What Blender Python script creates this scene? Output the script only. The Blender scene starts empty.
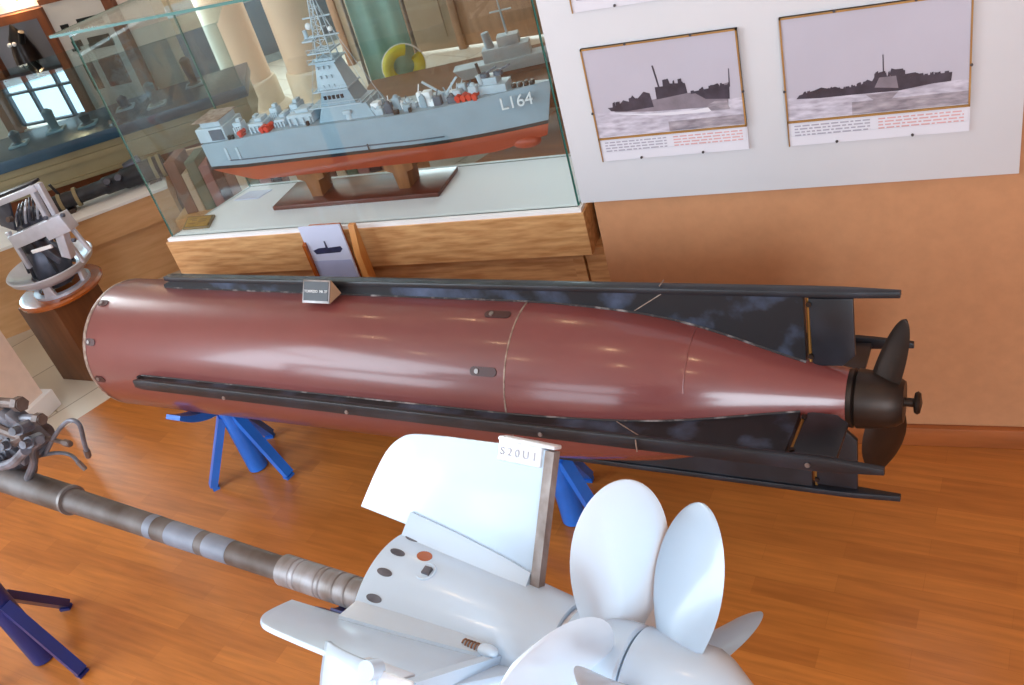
import bpy, bmesh, math, random
from mathutils import Vector, Matrix
random.seed(7)
S = bpy.context.scene
COL = S.collection
PI = math.pi
R = math.radians

# ---------------------------------------------------------------- camera
FPX, PITCH, ROLL, YAW = 923.6, R(33.365), R(-16.744), R(-28.224)
CAM = Vector((0, 0, 2.0))
F_ = Vector((math.sin(YAW)*math.cos(PITCH), math.cos(YAW)*math.cos(PITCH), -math.sin(PITCH)))
R0 = Vector((math.cos(YAW), -math.sin(YAW), 0)); U0 = R0.cross(F_)
RX = math.cos(ROLL)*R0 + math.sin(ROLL)*U0
UP = -math.sin(ROLL)*R0 + math.cos(ROLL)*U0
cd = bpy.data.cameras.new('camera'); co = bpy.data.objects.new('camera', cd); COL.objects.link(co)
cd.sensor_width = 36.0; cd.lens = FPX*36.0/1024.0; cd.clip_start = 0.05; cd.clip_end = 60
co.matrix_world = Matrix.Translation(CAM) @ Matrix((RX, UP, -F_)).transposed().to_4x4()
S.camera = co

def ray(x, y):
    return RX*((x-512)/FPX) - UP*((y-342.5)/FPX) + F_
def on_plane(x, y, p, n):
    d = ray(x, y); t = (Vector(p)-CAM).dot(n)/d.dot(n); return CAM + d*t
def on_z(x, y, z): return on_plane(x, y, (0, 0, z), Vector((0, 0, 1)))
def at_dist(x, y, D):
    d = ray(x, y); return CAM + d*(D/math.hypot(d.x, d.y))

# ---------------------------------------------------------------- light, world, exposure
S.view_settings.view_transform = 'Standard'; S.view_settings.look = 'None'
S.view_settings.exposure = 0.0; S.view_settings.gamma = 1.0; S.view_settings.use_curve_mapping = False
W = bpy.data.worlds.new('sky'); S.world = W; W.use_nodes = True
W.node_tree.nodes['Background'].inputs[0].default_value = (0.72, 0.86, 1.0, 1)
W.node_tree.nodes['Background'].inputs[1].default_value = 1.6

def area(name, loc, target, sx, sy, power, col):
    l = bpy.data.lights.new(name, 'AREA'); l.shape = 'RECTANGLE'; l.size = sx; l.size_y = sy
    l.energy = power; l.color = col
    o = bpy.data.objects.new(name, l); COL.objects.link(o); o.location = loc
    o.rotation_euler = (Vector(target)-Vector(loc)).to_track_quat('-Z', 'Y').to_euler()
    return o
# daylight through the tall windows behind the camera, each light in its opening
area('window_daylight', (-2.35, -2.42, 1.95), (-2.35, 0, 1.55), 1.5, 1.9, 34, (0.74, 0.88, 1.0))
area('window_daylight', (-4.16, -0.45, 1.95), (-1.5, 1.0, 1.2), 2.2, 1.9, 125, (0.72, 0.87, 1.0))  # added side window, unseen, for the falloff along the back wall
area('window_daylight', (1.15, -2.42, 1.95), (0.6, 0, 1.3), 1.5, 1.9, 108, (0.76, 0.89, 1.0))
area('hall_window_daylight', (-8.2, 5.5, 1.9), (-5, 5.5, 1.2), 2.4, 2.0, 380, (0.80, 0.92, 1.0))
area('hall_window_daylight', (-3.2, 9.3, 2.0), (-3.4, 5, 1.0), 3.4, 1.8, 190, (0.84, 0.96, 1.0))

# ---------------------------------------------------------------- materials
def lin(c):
    return tuple(((v/255)/12.92 if v/255 <= 0.04045 else ((v/255+0.055)/1.055)**2.4) for v in c) + (1.0,)
MATS = {}
def mat(name, rgb, rough=0.5, metal=0.0, coat=0.0, var=0.12, scale=6.0, bump=0.0, rgb2=None, stretch=None, spec=0.5, thr=None, detail=4.0):
    m = bpy.data.materials.new(name); m.use_nodes = True; nt = m.node_tree; b = nt.nodes['Principled BSDF']
    b.inputs['Roughness'].default_value = rough; b.inputs['Metallic'].default_value = metal
    b.inputs['Coat Weight'].default_value = coat; b.inputs['Coat Roughness'].default_value = 0.12
    b.inputs['Specular IOR Level'].default_value = spec
    tc = nt.nodes.new('ShaderNodeTexCoord'); mp = nt.nodes.new('ShaderNodeMapping')
    nt.links.new(tc.outputs['Object'], mp.inputs[0])
    if stretch: mp.inputs['Scale'].default_value = stretch
    n = nt.nodes.new('ShaderNodeTexNoise'); n.inputs['Scale'].default_value = scale; n.inputs['Detail'].default_value = detail
    nt.links.new(mp.outputs[0], n.inputs['Vector'])
    cr = nt.nodes.new('ShaderNodeValToRGB'); c = lin(rgb)
    if rgb2 is None:
        a = tuple(min(1, v*(1+var)) for v in c[:3])+(1,); d = tuple(v*(1-var) for v in c[:3])+(1,)
    else: a = lin(rgb2); d = c
    cr.color_ramp.elements[0].color = d; cr.color_ramp.elements[1].color = a
    lo, hi = thr if thr else (0.3, 0.7)
    cr.color_ramp.elements[0].position = lo; cr.color_ramp.elements[1].position = hi
    nt.links.new(n.outputs['Fac'], cr.inputs[0]); nt.links.new(cr.outputs[0], b.inputs['Base Color'])
    if bump:
        bp = nt.nodes.new('ShaderNodeBump'); bp.inputs['Strength'].default_value = bump; bp.inputs['Distance'].default_value = 0.01
        nt.links.new(n.outputs['Fac'], bp.inputs['Height']); nt.links.new(bp.outputs[0], b.inputs['Normal'])
    MATS[name] = m; return m
def emis(name, rgb, strength):
    m = bpy.data.materials.new(name); m.use_nodes = True; nt = m.node_tree
    b = nt.nodes['Principled BSDF']; b.inputs['Base Color'].default_value = lin(rgb)
    b.inputs['Emission Color'].default_value = lin(rgb); b.inputs['Emission Strength'].default_value = strength
    MATS[name] = m; return m
def glass(name, tint, fac_gain=1.0, rough=0.0):
    m = bpy.data.materials.new(name); m.use_nodes = True; nt = m.node_tree; nt.nodes.clear()
    out = nt.nodes.new('ShaderNodeOutputMaterial'); mx = nt.nodes.new('ShaderNodeMixShader')
    tr = nt.nodes.new('ShaderNodeBsdfTransparent'); gl = nt.nodes.new('ShaderNodeBsdfGlossy'); ge = nt.nodes.new('ShaderNodeNewGeometry')
    tr.inputs[0].default_value = lin(tint); gl.inputs['Roughness'].default_value = rough; gl.inputs[0].default_value = (0.9, 1, 0.98, 1)
    dt = nt.nodes.new('ShaderNodeVectorMath'); dt.operation = 'DOT_PRODUCT'
    nt.links.new(ge.outputs['Normal'], dt.inputs[0]); nt.links.new(ge.outputs['Incoming'], dt.inputs[1])
    def op(o, a, v=None, w=None):
        n = nt.nodes.new('ShaderNodeMath'); n.operation = o; n.use_clamp = o == 'MULTIPLY_ADD'
        nt.links.new(a, n.inputs[0])
        if v is not None: n.inputs[1].default_value = v
        if w is not None: n.inputs[2].default_value = w
        return n.outputs[0]
    ab = op('ABSOLUTE', dt.outputs['Value']); iv = op('MULTIPLY_ADD', ab, -1.0, 1.0); pw = op('POWER', iv, 5.0)
    nt.links.new(op('MULTIPLY_ADD', pw, 0.9*fac_gain, 0.045*fac_gain), mx.inputs[0])
    nt.links.new(tr.outputs[0], mx.inputs[1]); nt.links.new(gl.outputs[0], mx.inputs[2]); nt.links.new(mx.outputs[0], out.inputs[0])
    MATS[name] = m; return m
def brick(name, rot, w, h, c1, c2, mortar, msize, rough, coat=0.0, bias=0.0, grain=0.0, off=0.5):
    m = bpy.data.materials.new(name); m.use_nodes = True; nt = m.node_tree; b = nt.nodes['Principled BSDF']
    tc = nt.nodes.new('ShaderNodeTexCoord'); mp = nt.nodes.new('ShaderNodeMapping'); mp.inputs['Rotation'].default_value = (0, 0, rot)
    nt.links.new(tc.outputs['Object'], mp.inputs[0])
    k = nt.nodes.new('ShaderNodeTexBrick'); k.inputs['Scale'].default_value = 1.0
    k.inputs['Brick Width'].default_value = w; k.inputs['Row Height'].default_value = h
    k.inputs['Mortar Size'].default_value = msize; k.inputs['Color1'].default_value = lin(c1); k.inputs['Color2'].default_value = lin(c2)
    k.inputs['Mortar'].default_value = lin(mortar); k.inputs['Bias'].default_value = bias; k.offset = off
    nt.links.new(mp.outputs[0], k.inputs['Vector'])
    src = k.outputs['Color']
    if grain:
        mp2 = nt.nodes.new('ShaderNodeMapping'); mp2.inputs['Scale'].default_value = (3, 40, 1); nt.links.new(mp.outputs[0], mp2.inputs[0])
        n = nt.nodes.new('ShaderNodeTexNoise'); n.inputs['Scale'].default_value = 1.6; n.inputs['Detail'].default_value = 5
        nt.links.new(mp2.outputs[0], n.inputs['Vector'])
        mr = nt.nodes.new('ShaderNodeMapRange'); mr.inputs[1].default_value = 0.3; mr.inputs[2].default_value = 0.7
        mr.inputs[3].default_value = 1-grain; mr.inputs[4].default_value = 1+grain; nt.links.new(n.outputs['Fac'], mr.inputs[0])
        mm = nt.nodes.new('ShaderNodeVectorMath'); mm.operation = 'SCALE'; nt.links.new(src, mm.inputs[0]); nt.links.new(mr.outputs[0], mm.inputs['Scale'])
        src = mm.outputs[0]
    nt.links.new(src, b.inputs['Base Color']); b.inputs['Roughness'].default_value = rough
    b.inputs['Coat Weight'].default_value = coat; b.inputs['Coat Roughness'].default_value = 0.15
    MATS[name] = m; return m

FLOOR_ROT = R(8.0)
brick('parquet', FLOOR_ROT, 0.40, 0.058, (184, 112, 50), (166, 98, 43), (162, 95, 41), 0.0006, 0.30, 0.3, 0.0, 0.16)
brick('stone_tile', R(-64), 0.45, 0.45, (210, 200, 184), (196, 184, 168), (150, 138, 120), 0.004, 0.4)
mat('orange_plaster', (186, 132, 92), 0.75, var=0.05, scale=30, bump=0.08)
mat('cream_plaster', (234, 216, 202), 0.75, var=0.04, scale=20, bump=0.05)
mat('tan_plaster', (206, 178, 154), 0.75, var=0.06, scale=8)
mat('ceiling_white', (238, 234, 228), 0.8, var=0.03)
mat('panel_white', (206, 205, 208), 0.6, var=0.02, scale=3)
mat('skirting_wood', (150, 84, 42), 0.4, 0, 0.2, var=0.2, scale=4, stretch=(1, 8, 8))
mat('oak', (220, 172, 118), 0.45, 0, 0.1, scale=6, stretch=(1.4, 8, 11), rgb2=(184, 130, 80), bump=0.05, detail=9, thr=(0.36, 0.66))
mat('cradle_wood', (164, 104, 60), 0.35, 0, 0.2, scale=6, stretch=(6, 6, 1), rgb2=(136, 82, 44))
mat('oak_dark', (112, 68, 38), 0.45, 0, 0.1, scale=5, stretch=(8, 8, 1), rgb2=(92, 54, 30))
mat('oak_tan', (224, 178, 130), 0.5, 0, 0.1, scale=5, stretch=(1.2, 1.2, 9), rgb2=(210, 160, 110))
mat('varnished_wood', (176, 92, 34), 0.22, 0, 0.5, scale=5, stretch=(1, 6, 6), rgb2=(150, 74, 26))
mat('mahogany', (112, 52, 32), 0.3, 0, 0.3, scale=6, stretch=(1, 8, 8), rgb2=(86, 40, 26))
mat('frame_brown', (134, 72, 36), 0.4, 0, 0.2, scale=4, stretch=(6, 6, 1), rgb2=(112, 58, 28))
mat('pine', (214, 150, 84), 0.45, scale=6, stretch=(8, 8, 1), rgb2=(196, 128, 66))
mat('torpedo_red', (120, 64, 62), 0.30, 0, 0.4, var=0.09, scale=3.5, bump=0.012)
mat('torpedo_red_tail', (124, 66, 64), 0.26, 0, 0.5, var=0.08, scale=4, bump=0.012)
mat('seam_metal', (176, 160, 146), 0.5, 0.3, scale=60, rgb2=(120, 92, 80))
mat('black_paint', (24, 26, 32), 0.42, 0, 0.1, scale=9, rgb2=(40, 44, 54), thr=(0.45, 0.75))
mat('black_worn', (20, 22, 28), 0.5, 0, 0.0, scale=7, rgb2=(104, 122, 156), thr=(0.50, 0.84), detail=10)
mat('chipped_edge', (46, 44, 48), 0.5, 0, scale=30, rgb2=(150, 144, 144), thr=(0.52, 0.72))
mat('bronze_dark', (38, 31, 28), 0.42, 0.5, scale=12, rgb2=(58, 44, 36))
mat('dark_hole', (30, 24, 24), 0.7, var=0.3)
mat('slot_shade', (70, 40, 40), 0.35, var=0.2)
mat('steel', (165, 160, 160), 0.35, 0.7, scale=20, rgb2=(120, 112, 110))
mat('blue_paint', (34, 108, 206), 0.38, 0, 0.2, var=0.12, scale=10)
mat('navy_paint', (20, 40, 110), 0.4, 0, 0.2, var=0.15, scale=10)
mat('white_paint', (200, 222, 242), 0.26, 0, 0.35, var=0.025, scale=6)
mat('shaded_blade', (172, 190, 208), 0.3, 0, 0.4, var=0.05, scale=5)
mat('white_blade', (216, 233, 248), 0.24, 0, 0.4, var=0.03, scale=4)
mat('pale_worn', (206, 204, 206), 0.35, 0.25, scale=40, rgb2=(226, 230, 236))
mat('pale_mark', (172, 172, 180), 0.4, 0.2)
mat('bare_metal', (112, 96, 88), 0.5, 0.35, scale=30, rgb2=(170, 164, 162), stretch=(1, 1, 0.4))
mat('rusty_spring', (176, 132, 104), 0.5, 0.4, scale=40, rgb2=(120, 86, 66))
mat('pipe_blue', (104, 110, 124), 0.55, 0.1, scale=14, rgb2=(126, 132, 146))
mat('pipe_rust', (74, 58, 48), 0.55, 0.12, scale=9, rgb2=(104, 96, 94), stretch=(1.4, 1, 1), thr=(0.36, 0.66), bump=0.04)
mat('pipe_light', (112, 102, 96), 0.45, 0.4, scale=14, rgb2=(150, 148, 152), stretch=(3, 1, 1), bump=0.05)
mat('engine_grey', (66, 66, 72), 0.45, 0.25, scale=22, rgb2=(118, 120, 132))
mat('engine_rust', (76, 60, 54), 0.5, 0.25, scale=22, rgb2=(112, 96, 90))
mat('deck_white', (242, 243, 245), 0.45, var=0.02)
mat('brass', (206, 168, 84), 0.3, 0.8, scale=30, rgb2=(180, 140, 62))
mat('plaque_wood', (120, 96, 60), 0.4)
mat('gilt_frame', (178, 134, 74), 0.4, 0.2, scale=12, rgb2=(150, 108, 58))
mat('photo_sky', (180, 176, 188), 0.35, 0, 0.4, var=0.06, scale=2.5)
mat('photo_sea', (150, 144, 158), 0.35, 0, 0.4, scale=26, stretch=(1, 1, 4), rgb2=(206, 202, 214))
mat('photo_sea_dark', (112, 106, 116), 0.35, 0, 0.4, scale=26, stretch=(1, 1, 4), rgb2=(176, 168, 176))
mat('photo_dark', (58, 54, 66), 0.35, 0, 0.4, var=0.3, scale=40)
mat('photo_hull', (126, 118, 128), 0.35, 0, 0.4, var=0.2, scale=30)
mat('caption_paper', (212, 210, 218), 0.5, var=0.03)
mat('caption_ink', (164, 160, 172), 0.5)
mat('caption_red', (206, 158, 156), 0.5)
mat('nail_dark', (80, 74, 74), 0.4, 0.6)
mat('card_paper', (206, 212, 236), 0.4, 0, 0.3, var=0.03)
mat('card_lilac', (174, 184, 220), 0.4, 0, 0.3, var=0.03)
mat('card_ink', (46, 48, 78), 0.5, var=0.3, scale=40)
mat('sign_black', (24, 24, 34), 0.35)
mat('lettering_white', (236, 238, 240), 0.5, var=0.0)
mat('ship_grey', (150, 170, 182), 0.45, var=0.06, scale=12)
mat('ship_pale', (182, 198, 208), 0.45, var=0.08, scale=20)
mat('ship_dark', (78, 92, 106), 0.5, var=0.2, scale=20)
mat('ship_black', (24, 30, 34), 0.5)
mat('ship_red', (178, 74, 40), 0.45, var=0.08, scale=10)
mat('raft_red', (214, 58, 40), 0.5, var=0.1)
mat('bronze_prop', (176, 130, 70), 0.35, 0.7)
mat('silver_paint', (196, 200, 212), 0.32, 0.35, var=0.1, scale=14)
mat('silver_dark', (84, 88, 102), 0.4, 0.5, var=0.3, scale=20)
mat('gun_black', (30, 32, 38), 0.35, 0.3, scale=20, rgb2=(58, 60, 68))
mat('counter_blue', (38, 74, 98), 0.35, 0, 0.2, var=0.15, scale=5)
mat('cabinet_olive', (150, 140, 108), 0.5, var=0.1, scale=5)
mat('screen_brown', (172, 128, 98), 0.55, scale=5, stretch=(6, 6, 1), rgb2=(150, 108, 80))
mat('screen_taupe', (176, 154, 132), 0.55, var=0.08, scale=5)
mat('column_peach', (238, 212, 190), 0.6, var=0.03, scale=6)
mat('grey_panel', (138, 136, 142), 0.55, var=0.05)
mat('door_white', (206, 196, 186), 0.5, var=0.04)
mat('door_dark_glass', (24, 28, 30), 0.12)
mat('bell_bronze', (34, 30, 30), 0.3, 0.6, var=0.3, scale=20)
mat('teal_cloth', (166, 216, 210), 0.7, var=0.1, scale=5, stretch=(1, 1, 0.3))
mat('ring_yellow', (214, 204, 60), 0.5, var=0.08)
mat('cabinet_slate', (92, 116, 128), 0.4, scale=10, rgb2=(136, 160, 172))
mat('book_a', (128, 84, 66), 0.6, var=0.15); mat('book_b', (196, 176, 150), 0.6, var=0.1)  # tones of the patchwork reflected in the case glass
mat('book_c', (104, 112, 92), 0.6, var=0.15); mat('book_d', (160, 112, 108), 0.6, var=0.15); mat('book_e', (88, 60, 56), 0.6, var=0.15)
mat('stone_base', (236, 222, 202), 0.6, var=0.04)
glass('case_glass', (247, 252, 253), 1.0)
glass('glass_edge', (60, 130, 120), 1.0)
glass('counter_glass', (216, 232, 236), 1.3)
emis('window_light', (236, 248, 255), 2.0)
emis('lamp_warm', (255, 216, 166), 75)
M = MATS

# ---------------------------------------------------------------- mesh builder
class MB:
    def __init__(s): s.bm = bmesh.new(); s.mi = 0
    def _f(s, vs, smooth=True):
        try:
            f = s.bm.faces.new(vs); f.material_index = s.mi; f.smooth = smooth; return f
        except ValueError: return None
    def box(s, c, d, rot=None, bev=0.0):
        c = Vector(c); q = rot if rot is not None else Matrix.Identity(3); d = Vector(d)/2
        if bev <= 0:
            v = [s.bm.verts.new(c + q @ Vector((x*d.x, y*d.y, z*d.z))) for x in (-1, 1) for y in (-1, 1) for z in (-1, 1)]
            for i in ((0, 1, 3, 2), (4, 6, 7, 5), (0, 4, 5, 1), (2, 3, 7, 6), (0, 2, 6, 4), (1, 5, 7, 3)): s._f([v[k] for k in i])
            return s
        t = bmesh.new(); bmesh.ops.create_cube(t, size=1)
        for v in t.verts: v.co = Vector((v.co.x*d.x*2, v.co.y*d.y*2, v.co.z*d.z*2))
        bmesh.ops.bevel(t, geom=t.edges[:], offset=bev, segments=2, affect='EDGES', profile=0.5)
        return s._merge(t, lambda p: c + q @ p)
    def _merge(s, t, fn):
        mp = {}
        for v in t.verts: mp[v] = s.bm.verts.new(fn(v.co))
        for f in t.faces: s._f([mp[v] for v in f.verts])
        t.free(); return s
    def prism(s, pts, o, ex, ey, th, bev=0.0):
        """outline pts (2-D in ex, ey at o), extruded by +-th/2 along ex x ey"""
        o, ex, ey = Vector(o), Vector(ex), Vector(ey); n = ex.cross(ey).normalized()
        t = bmesh.new()
        a = [t.verts.new((p[0], p[1], -th/2)) for p in pts]; b = [t.verts.new((p[0], p[1], th/2)) for p in pts]
        t.faces.new(a[::-1]); t.faces.new(b)
        for i in range(len(pts)): t.faces.new((a[i], a[(i+1) % len(pts)], b[(i+1) % len(pts)], b[i]))
        bmesh.ops.recalc_face_normals(t, faces=t.faces[:])
        if bev: bmesh.ops.bevel(t, geom=[e for e in t.edges if abs(e.verts[0].co.z-e.verts[1].co.z) < 1e-6], offset=bev, segments=2, affect='EDGES', profile=0.5)
        return s._merge(t, lambda p: o + ex*p.x + ey*p.y + n*p.z)
    def lathe(s, prof, o=(0, 0, 0), ax=(0, 0, 1), seg=32, a0=0.0, a1=2*PI, caps=True):
        """prof: list of (along, radius)"""
        o, ax = Vector(o), Vector(ax).normalized()
        e1 = ax.orthogonal().normalized(); e2 = ax.cross(e1); full = abs(a1-a0-2*PI) < 1e-6
        n = seg if full else seg+1; rings = []
        for h, r in prof:
            if r < 1e-6: rings.append([s.bm.verts.new(o+ax*h)]); continue
            rings.append([s.bm.verts.new(o+ax*h+(e1*math.cos(a0+(a1-a0)*k/seg)+e2*math.sin(a0+(a1-a0)*k/seg))*r) for k in range(n)])
        for A, B in zip(rings, rings[1:]):
            for k in range(seg):
                k2 = (k+1) % n
                if len(A) == 1 and len(B) == 1: continue
                if len(A) == 1: s._f((A[0], B[k], B[k2]))
                elif len(B) == 1: s._f((A[k], A[k2], B[0]))
                else: s._f((A[k], A[k2], B[k2], B[k]))
        if caps and full:
            if len(rings[0]) > 1: s._f(rings[0][::-1])
            if len(rings[-1]) > 1: s._f(rings[-1])
        return s
    def cyl(s, a, b, r, r2=None, seg=16):
        a, b = Vector(a), Vector(b); L = (b-a).length
        return s.lathe([(0, r), (L, r if r2 is None else r2)], a, b-a, seg)
    def tube(s, pts, r, seg=8, sub=4):
        P = [Vector(p) for p in pts]; C = []
        if len(P) > 2 and sub > 1:
            Q = [2*P[0]-P[1]] + P + [2*P[-1]-P[-2]]
            for i in range(1, len(Q)-2):
                for k in range(sub):
                    t = k/sub; p0, p1, p2, p3 = Q[i-1:i+3]
                    C.append(0.5*((2*p1)+(p2-p0)*t+(2*p0-5*p1+4*p2-p3)*t*t+(3*p1-p0-3*p2+p3)*t**3))
            C.append(P[-1])
        else: C = P
        rings = []; e = None
        for i, c in enumerate(C):
            d = (C[min(i+1, len(C)-1)]-C[max(i-1, 0)]).normalized()
            if e is None: e = d.orthogonal().normalized()
            e = (e - d*e.dot(d)).normalized(); f = d.cross(e)
            rr = r if not isinstance(r, (list, tuple)) else r[0]+(r[1]-r[0])*i/(len(C)-1)
            rings.append([s.bm.verts.new(c+(e*math.cos(2*PI*k/seg)+f*math.sin(2*PI*k/seg))*rr) for k in range(seg)])
        for A, B in zip(rings, rings[1:]):
            for k in range(seg): s._f((A[k], A[(k+1) % seg], B[(k+1) % seg], B[k]))
        s._f(rings[0][::-1]); s._f(rings[-1]); return s
    def bar(s, a, b, w, h, up=(0, 0, 1)):
        a, b = Vector(a), Vector(b); x = (b-a); L = x.length; x.normalize()
        y = Vector(up).cross(x)
        if y.length < 1e-4: y = x.orthogonal()
        y.normalize(); z = x.cross(y)
        return s.box((a+b)/2, (L, w, h), Matrix((x, y, z)).transposed())
    def grid(s, fn, nu, nv):
        V = [[s.bm.verts.new(fn(i/nu, j/nv)) for j in range(nv+1)] for i in range(nu+1)]
        for i in range(nu):
            for j in range(nv): s._f((V[i][j], V[i+1][j], V[i+1][j+1], V[i][j+1]))
        return V
    def sphere(s, c, r, sc=(1, 1, 1), u=16, v=10):
        t = bmesh.new(); bmesh.ops.create_uvsphere(t, u_segments=u, v_segments=v, radius=r)
        c = Vector(c); return s._merge(t, lambda p: c+Vector((p.x*sc[0], p.y*sc[1], p.z*sc[2])))
    def torus(s, c, ax, Rr, r, seg=32, ring=8, a0=0.0, a1=2*PI):
        c, ax = Vector(c), Vector(ax).normalized(); e1 = ax.orthogonal().normalized(); e2 = ax.cross(e1)
        full = abs(a1-a0-2*PI) < 1e-6; n = seg if full else seg+1; V = []
        for i in range(n):
            a = a0+(a1-a0)*i/seg; d = e1*math.cos(a)+e2*math.sin(a)
            V.append([s.bm.verts.new(c+d*(Rr+r*math.cos(2*PI*k/ring))+ax*r*math.sin(2*PI*k/ring)) for k in range(ring)])
        for i in range(seg):
            A, B = V[i], V[(i+1) % n]
            for k in range(ring): s._f((A[k], A[(k+1) % ring], B[(k+1) % ring], B[k]))
        return s
    def build(s, name, m, parent=None, kind=None, sharp=32, label=None, origin=None):
        bmesh.ops.recalc_face_normals(s.bm, faces=s.bm.faces[:])
        for e in s.bm.edges:
            if len(e.link_faces) == 2 and e.calc_face_angle(0) > R(sharp): e.smooth = False
        if origin is not None:
            for v in s.bm.verts: v.co -= Vector(origin)
        me = bpy.data.meshes.new(name); s.bm.to_mesh(me); s.bm.free()
        for x in (m if isinstance(m, (list, tuple)) else [m]): me.materials.append(MATS[x])
        o = bpy.data.objects.new(name, me); COL.objects.link(o)
        if origin is not None: o.location = origin
        if parent is not None: o.parent = parent
        if kind: o['kind'] = kind
        if label: o['label'] = label
        return o

def thing(name, label, cat, mw=None, loc=None, group=None):
    o = bpy.data.objects.new(name, None); COL.objects.link(o); o.empty_display_size = 0.1
    if mw is not None: o.matrix_world = mw
    elif loc is not None: o.location = loc
    o['label'] = label; o['category'] = cat
    if group: o['group'] = group
    return o
def tag(o, label, cat, group=None):
    o['label'] = label; o['category'] = cat
    if group: o['group'] = group
    return o
def frame_m(o, x, y, z):
    m = Matrix((Vector(x), Vector(y), Vector(z))).transposed().to_4x4(); return Matrix.Translation(Vector(o)) @ m
def text_mesh(name, s, size, m, parent, mw, ext=0.0006):
    cu = bpy.data.curves.new(name, 'FONT'); cu.body = s; cu.size = size; cu.extrude = ext; cu.align_x = 'CENTER'; cu.align_y = 'CENTER'
    t = bpy.data.objects.new(name, cu); COL.objects.link(t)
    dg = bpy.context.evaluated_depsgraph_get(); me = bpy.data.meshes.new_from_object(t.evaluated_get(dg))
    COL.objects.unlink(t); bpy.data.objects.remove(t)
    me.materials.clear(); me.materials.append(MATS[m])
    o = bpy.data.objects.new(name, me); COL.objects.link(o); o.parent = parent; o.matrix_local = mw
    return o
def copy_tree(o, parent=None):
    c = o.copy(); COL.objects.link(c); c.parent = parent
    for ch in list(o.children): copy_tree(ch, c)
    return c

# ================================================================= THE SETTING
# floor: parquet on the room side, pale stone tile beyond the slanting border
B0 = Vector((-3.224, 2.284, 0)); BD = Vector((0.425, 0.905, 0)).normalized()
def border(y): return B0 + BD*((y-B0.y)/BD.y)
def slab(name, pts, z0, z1, m, kind='structure'):
    b = MB(); lo = [b.bm.verts.new((p[0], p[1], z0)) for p in pts]; hi = [b.bm.verts.new((p[0], p[1], z1)) for p in pts]
    b._f(lo[::-1]); b._f(hi)
    for i in range(len(pts)): b._f((lo[i], lo[(i+1) % len(pts)], hi[(i+1) % len(pts)], hi[i]))
    return b.build(name, m, kind=kind)
bA, bB = border(-2.5), border(9.5)
slab('floor', [(bA.x, -2.5), (2.6, -2.5), (2.6, 9.5), (bB.x, 9.5)], -0.1, 0, 'parquet')
slab('floor_tile', [(-8.4, -2.5), (bA.x, -2.5), (bB.x, 9.5), (-8.4, 9.5)], -0.1, 0, 'stone_tile')
slab('ceiling', [(-8.5, -2.6), (2.7, -2.6), (2.7, 9.6), (-8.5, 9.6)], 3.2, 3.3, 'ceiling_white')
WALLY = 2.185
slab('wall_back', [(-0.80, WALLY), (2.6, WALLY), (2.6, WALLY+0.22), (-0.80, WALLY+0.22)], 0, 3.2, 'orange_plaster')
slab('wall_right', [(2.6, -2.6), (2.7, -2.6), (2.7, 9.6), (2.6, 9.6)], 0, 3.2, 'orange_plaster')
slab('wall_hall', [(-8.5, 9.5), (2.7, 9.5), (2.7, 9.6), (-8.5, 9.6)], 0, 3.2, 'tan_plaster')
slab('wall_left', [(-8.5, -2.6), (-8.4, -2.6), (-8.4, 9.6), (-8.5, 9.6)], 0, 3.2, 'cream_plaster')
# window wall behind the camera: piers, sill and header round two openings
b = MB()
for x0, x1, z0, z1 in ((-8.4, -3.1, 0, 3.2), (-1.6, 0.4, 0, 3.2), (1.9, 2.6, 0, 3.2), (-3.1, -1.6, 0, 0.95), (-3.1, -1.6, 2.95, 3.2), (0.4, 1.9, 0, 0.95), (0.4, 1.9, 2.95, 3.2)):
    b.box(((x0+x1)/2, -2.55, (z0+z1)/2), (x1-x0, 0.1, z1-z0))
b.build('wall_front', 'cream_plaster', kind='structure')
for i, x0 in enumerate((-3.1, 0.4)):
    b = MB()
    for x in (x0+0.03, x0+0.75, x0+1.47): b.box((x, -2.55, 1.95), (0.06, 0.08, 2.0))
    for z in (0.98, 2.1, 2.92): b.box((x0+0.75, -2.55, z), (1.5, 0.08, 0.06))
    b.build('window_%d' % (i+2), 'door_white', kind='structure')
b = MB(); b.box(((-0.80+2.6)/2, WALLY-0.011, 0.034), (3.4, 0.022, 0.068), bev=0.004)
b.build('baseboard_back', 'skirting_wood', kind='structure')
# unseen partition beyond the pillar, added with its window for light from the left
b = MB()
for y0, y1, z0, z1 in ((-2.5, -1.55, 0, 3.2), (0.65, 1.6, 0, 3.2), (-1.55, 0.65, 0, 0.95), (-1.55, 0.65, 2.95, 3.2)): b.box((-4.27, (y0+y1)/2, (z0+z1)/2), (0.1, y1-y0, z1-z0))
b.build('wall_added_partition', 'cream_plaster', kind='structure')
b = MB()
for y in (-1.52, -0.45, 0.62): b.box((-4.27, y, 1.95), (0.08, 0.06, 2.0))
for z in (0.98, 2.1, 2.92): b.box((-4.27, -0.45, z), (0.08, 2.2, 0.06))
b.build('window_4', 'door_white', kind='structure')
# pale pillar at the left edge with a block skirting
b = MB(); b.box((-3.885, 1.895, 1.6), (0.78, 0.62, 3.2)); b.build('wall_pillar', 'cream_plaster', kind='structure')
b = MB(); b.box((-3.885, 1.895, 0.045), (0.84, 0.68, 0.09), bev=0.006); b.build('baseboard_pillar', 'deck_white', kind='structure')

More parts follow.
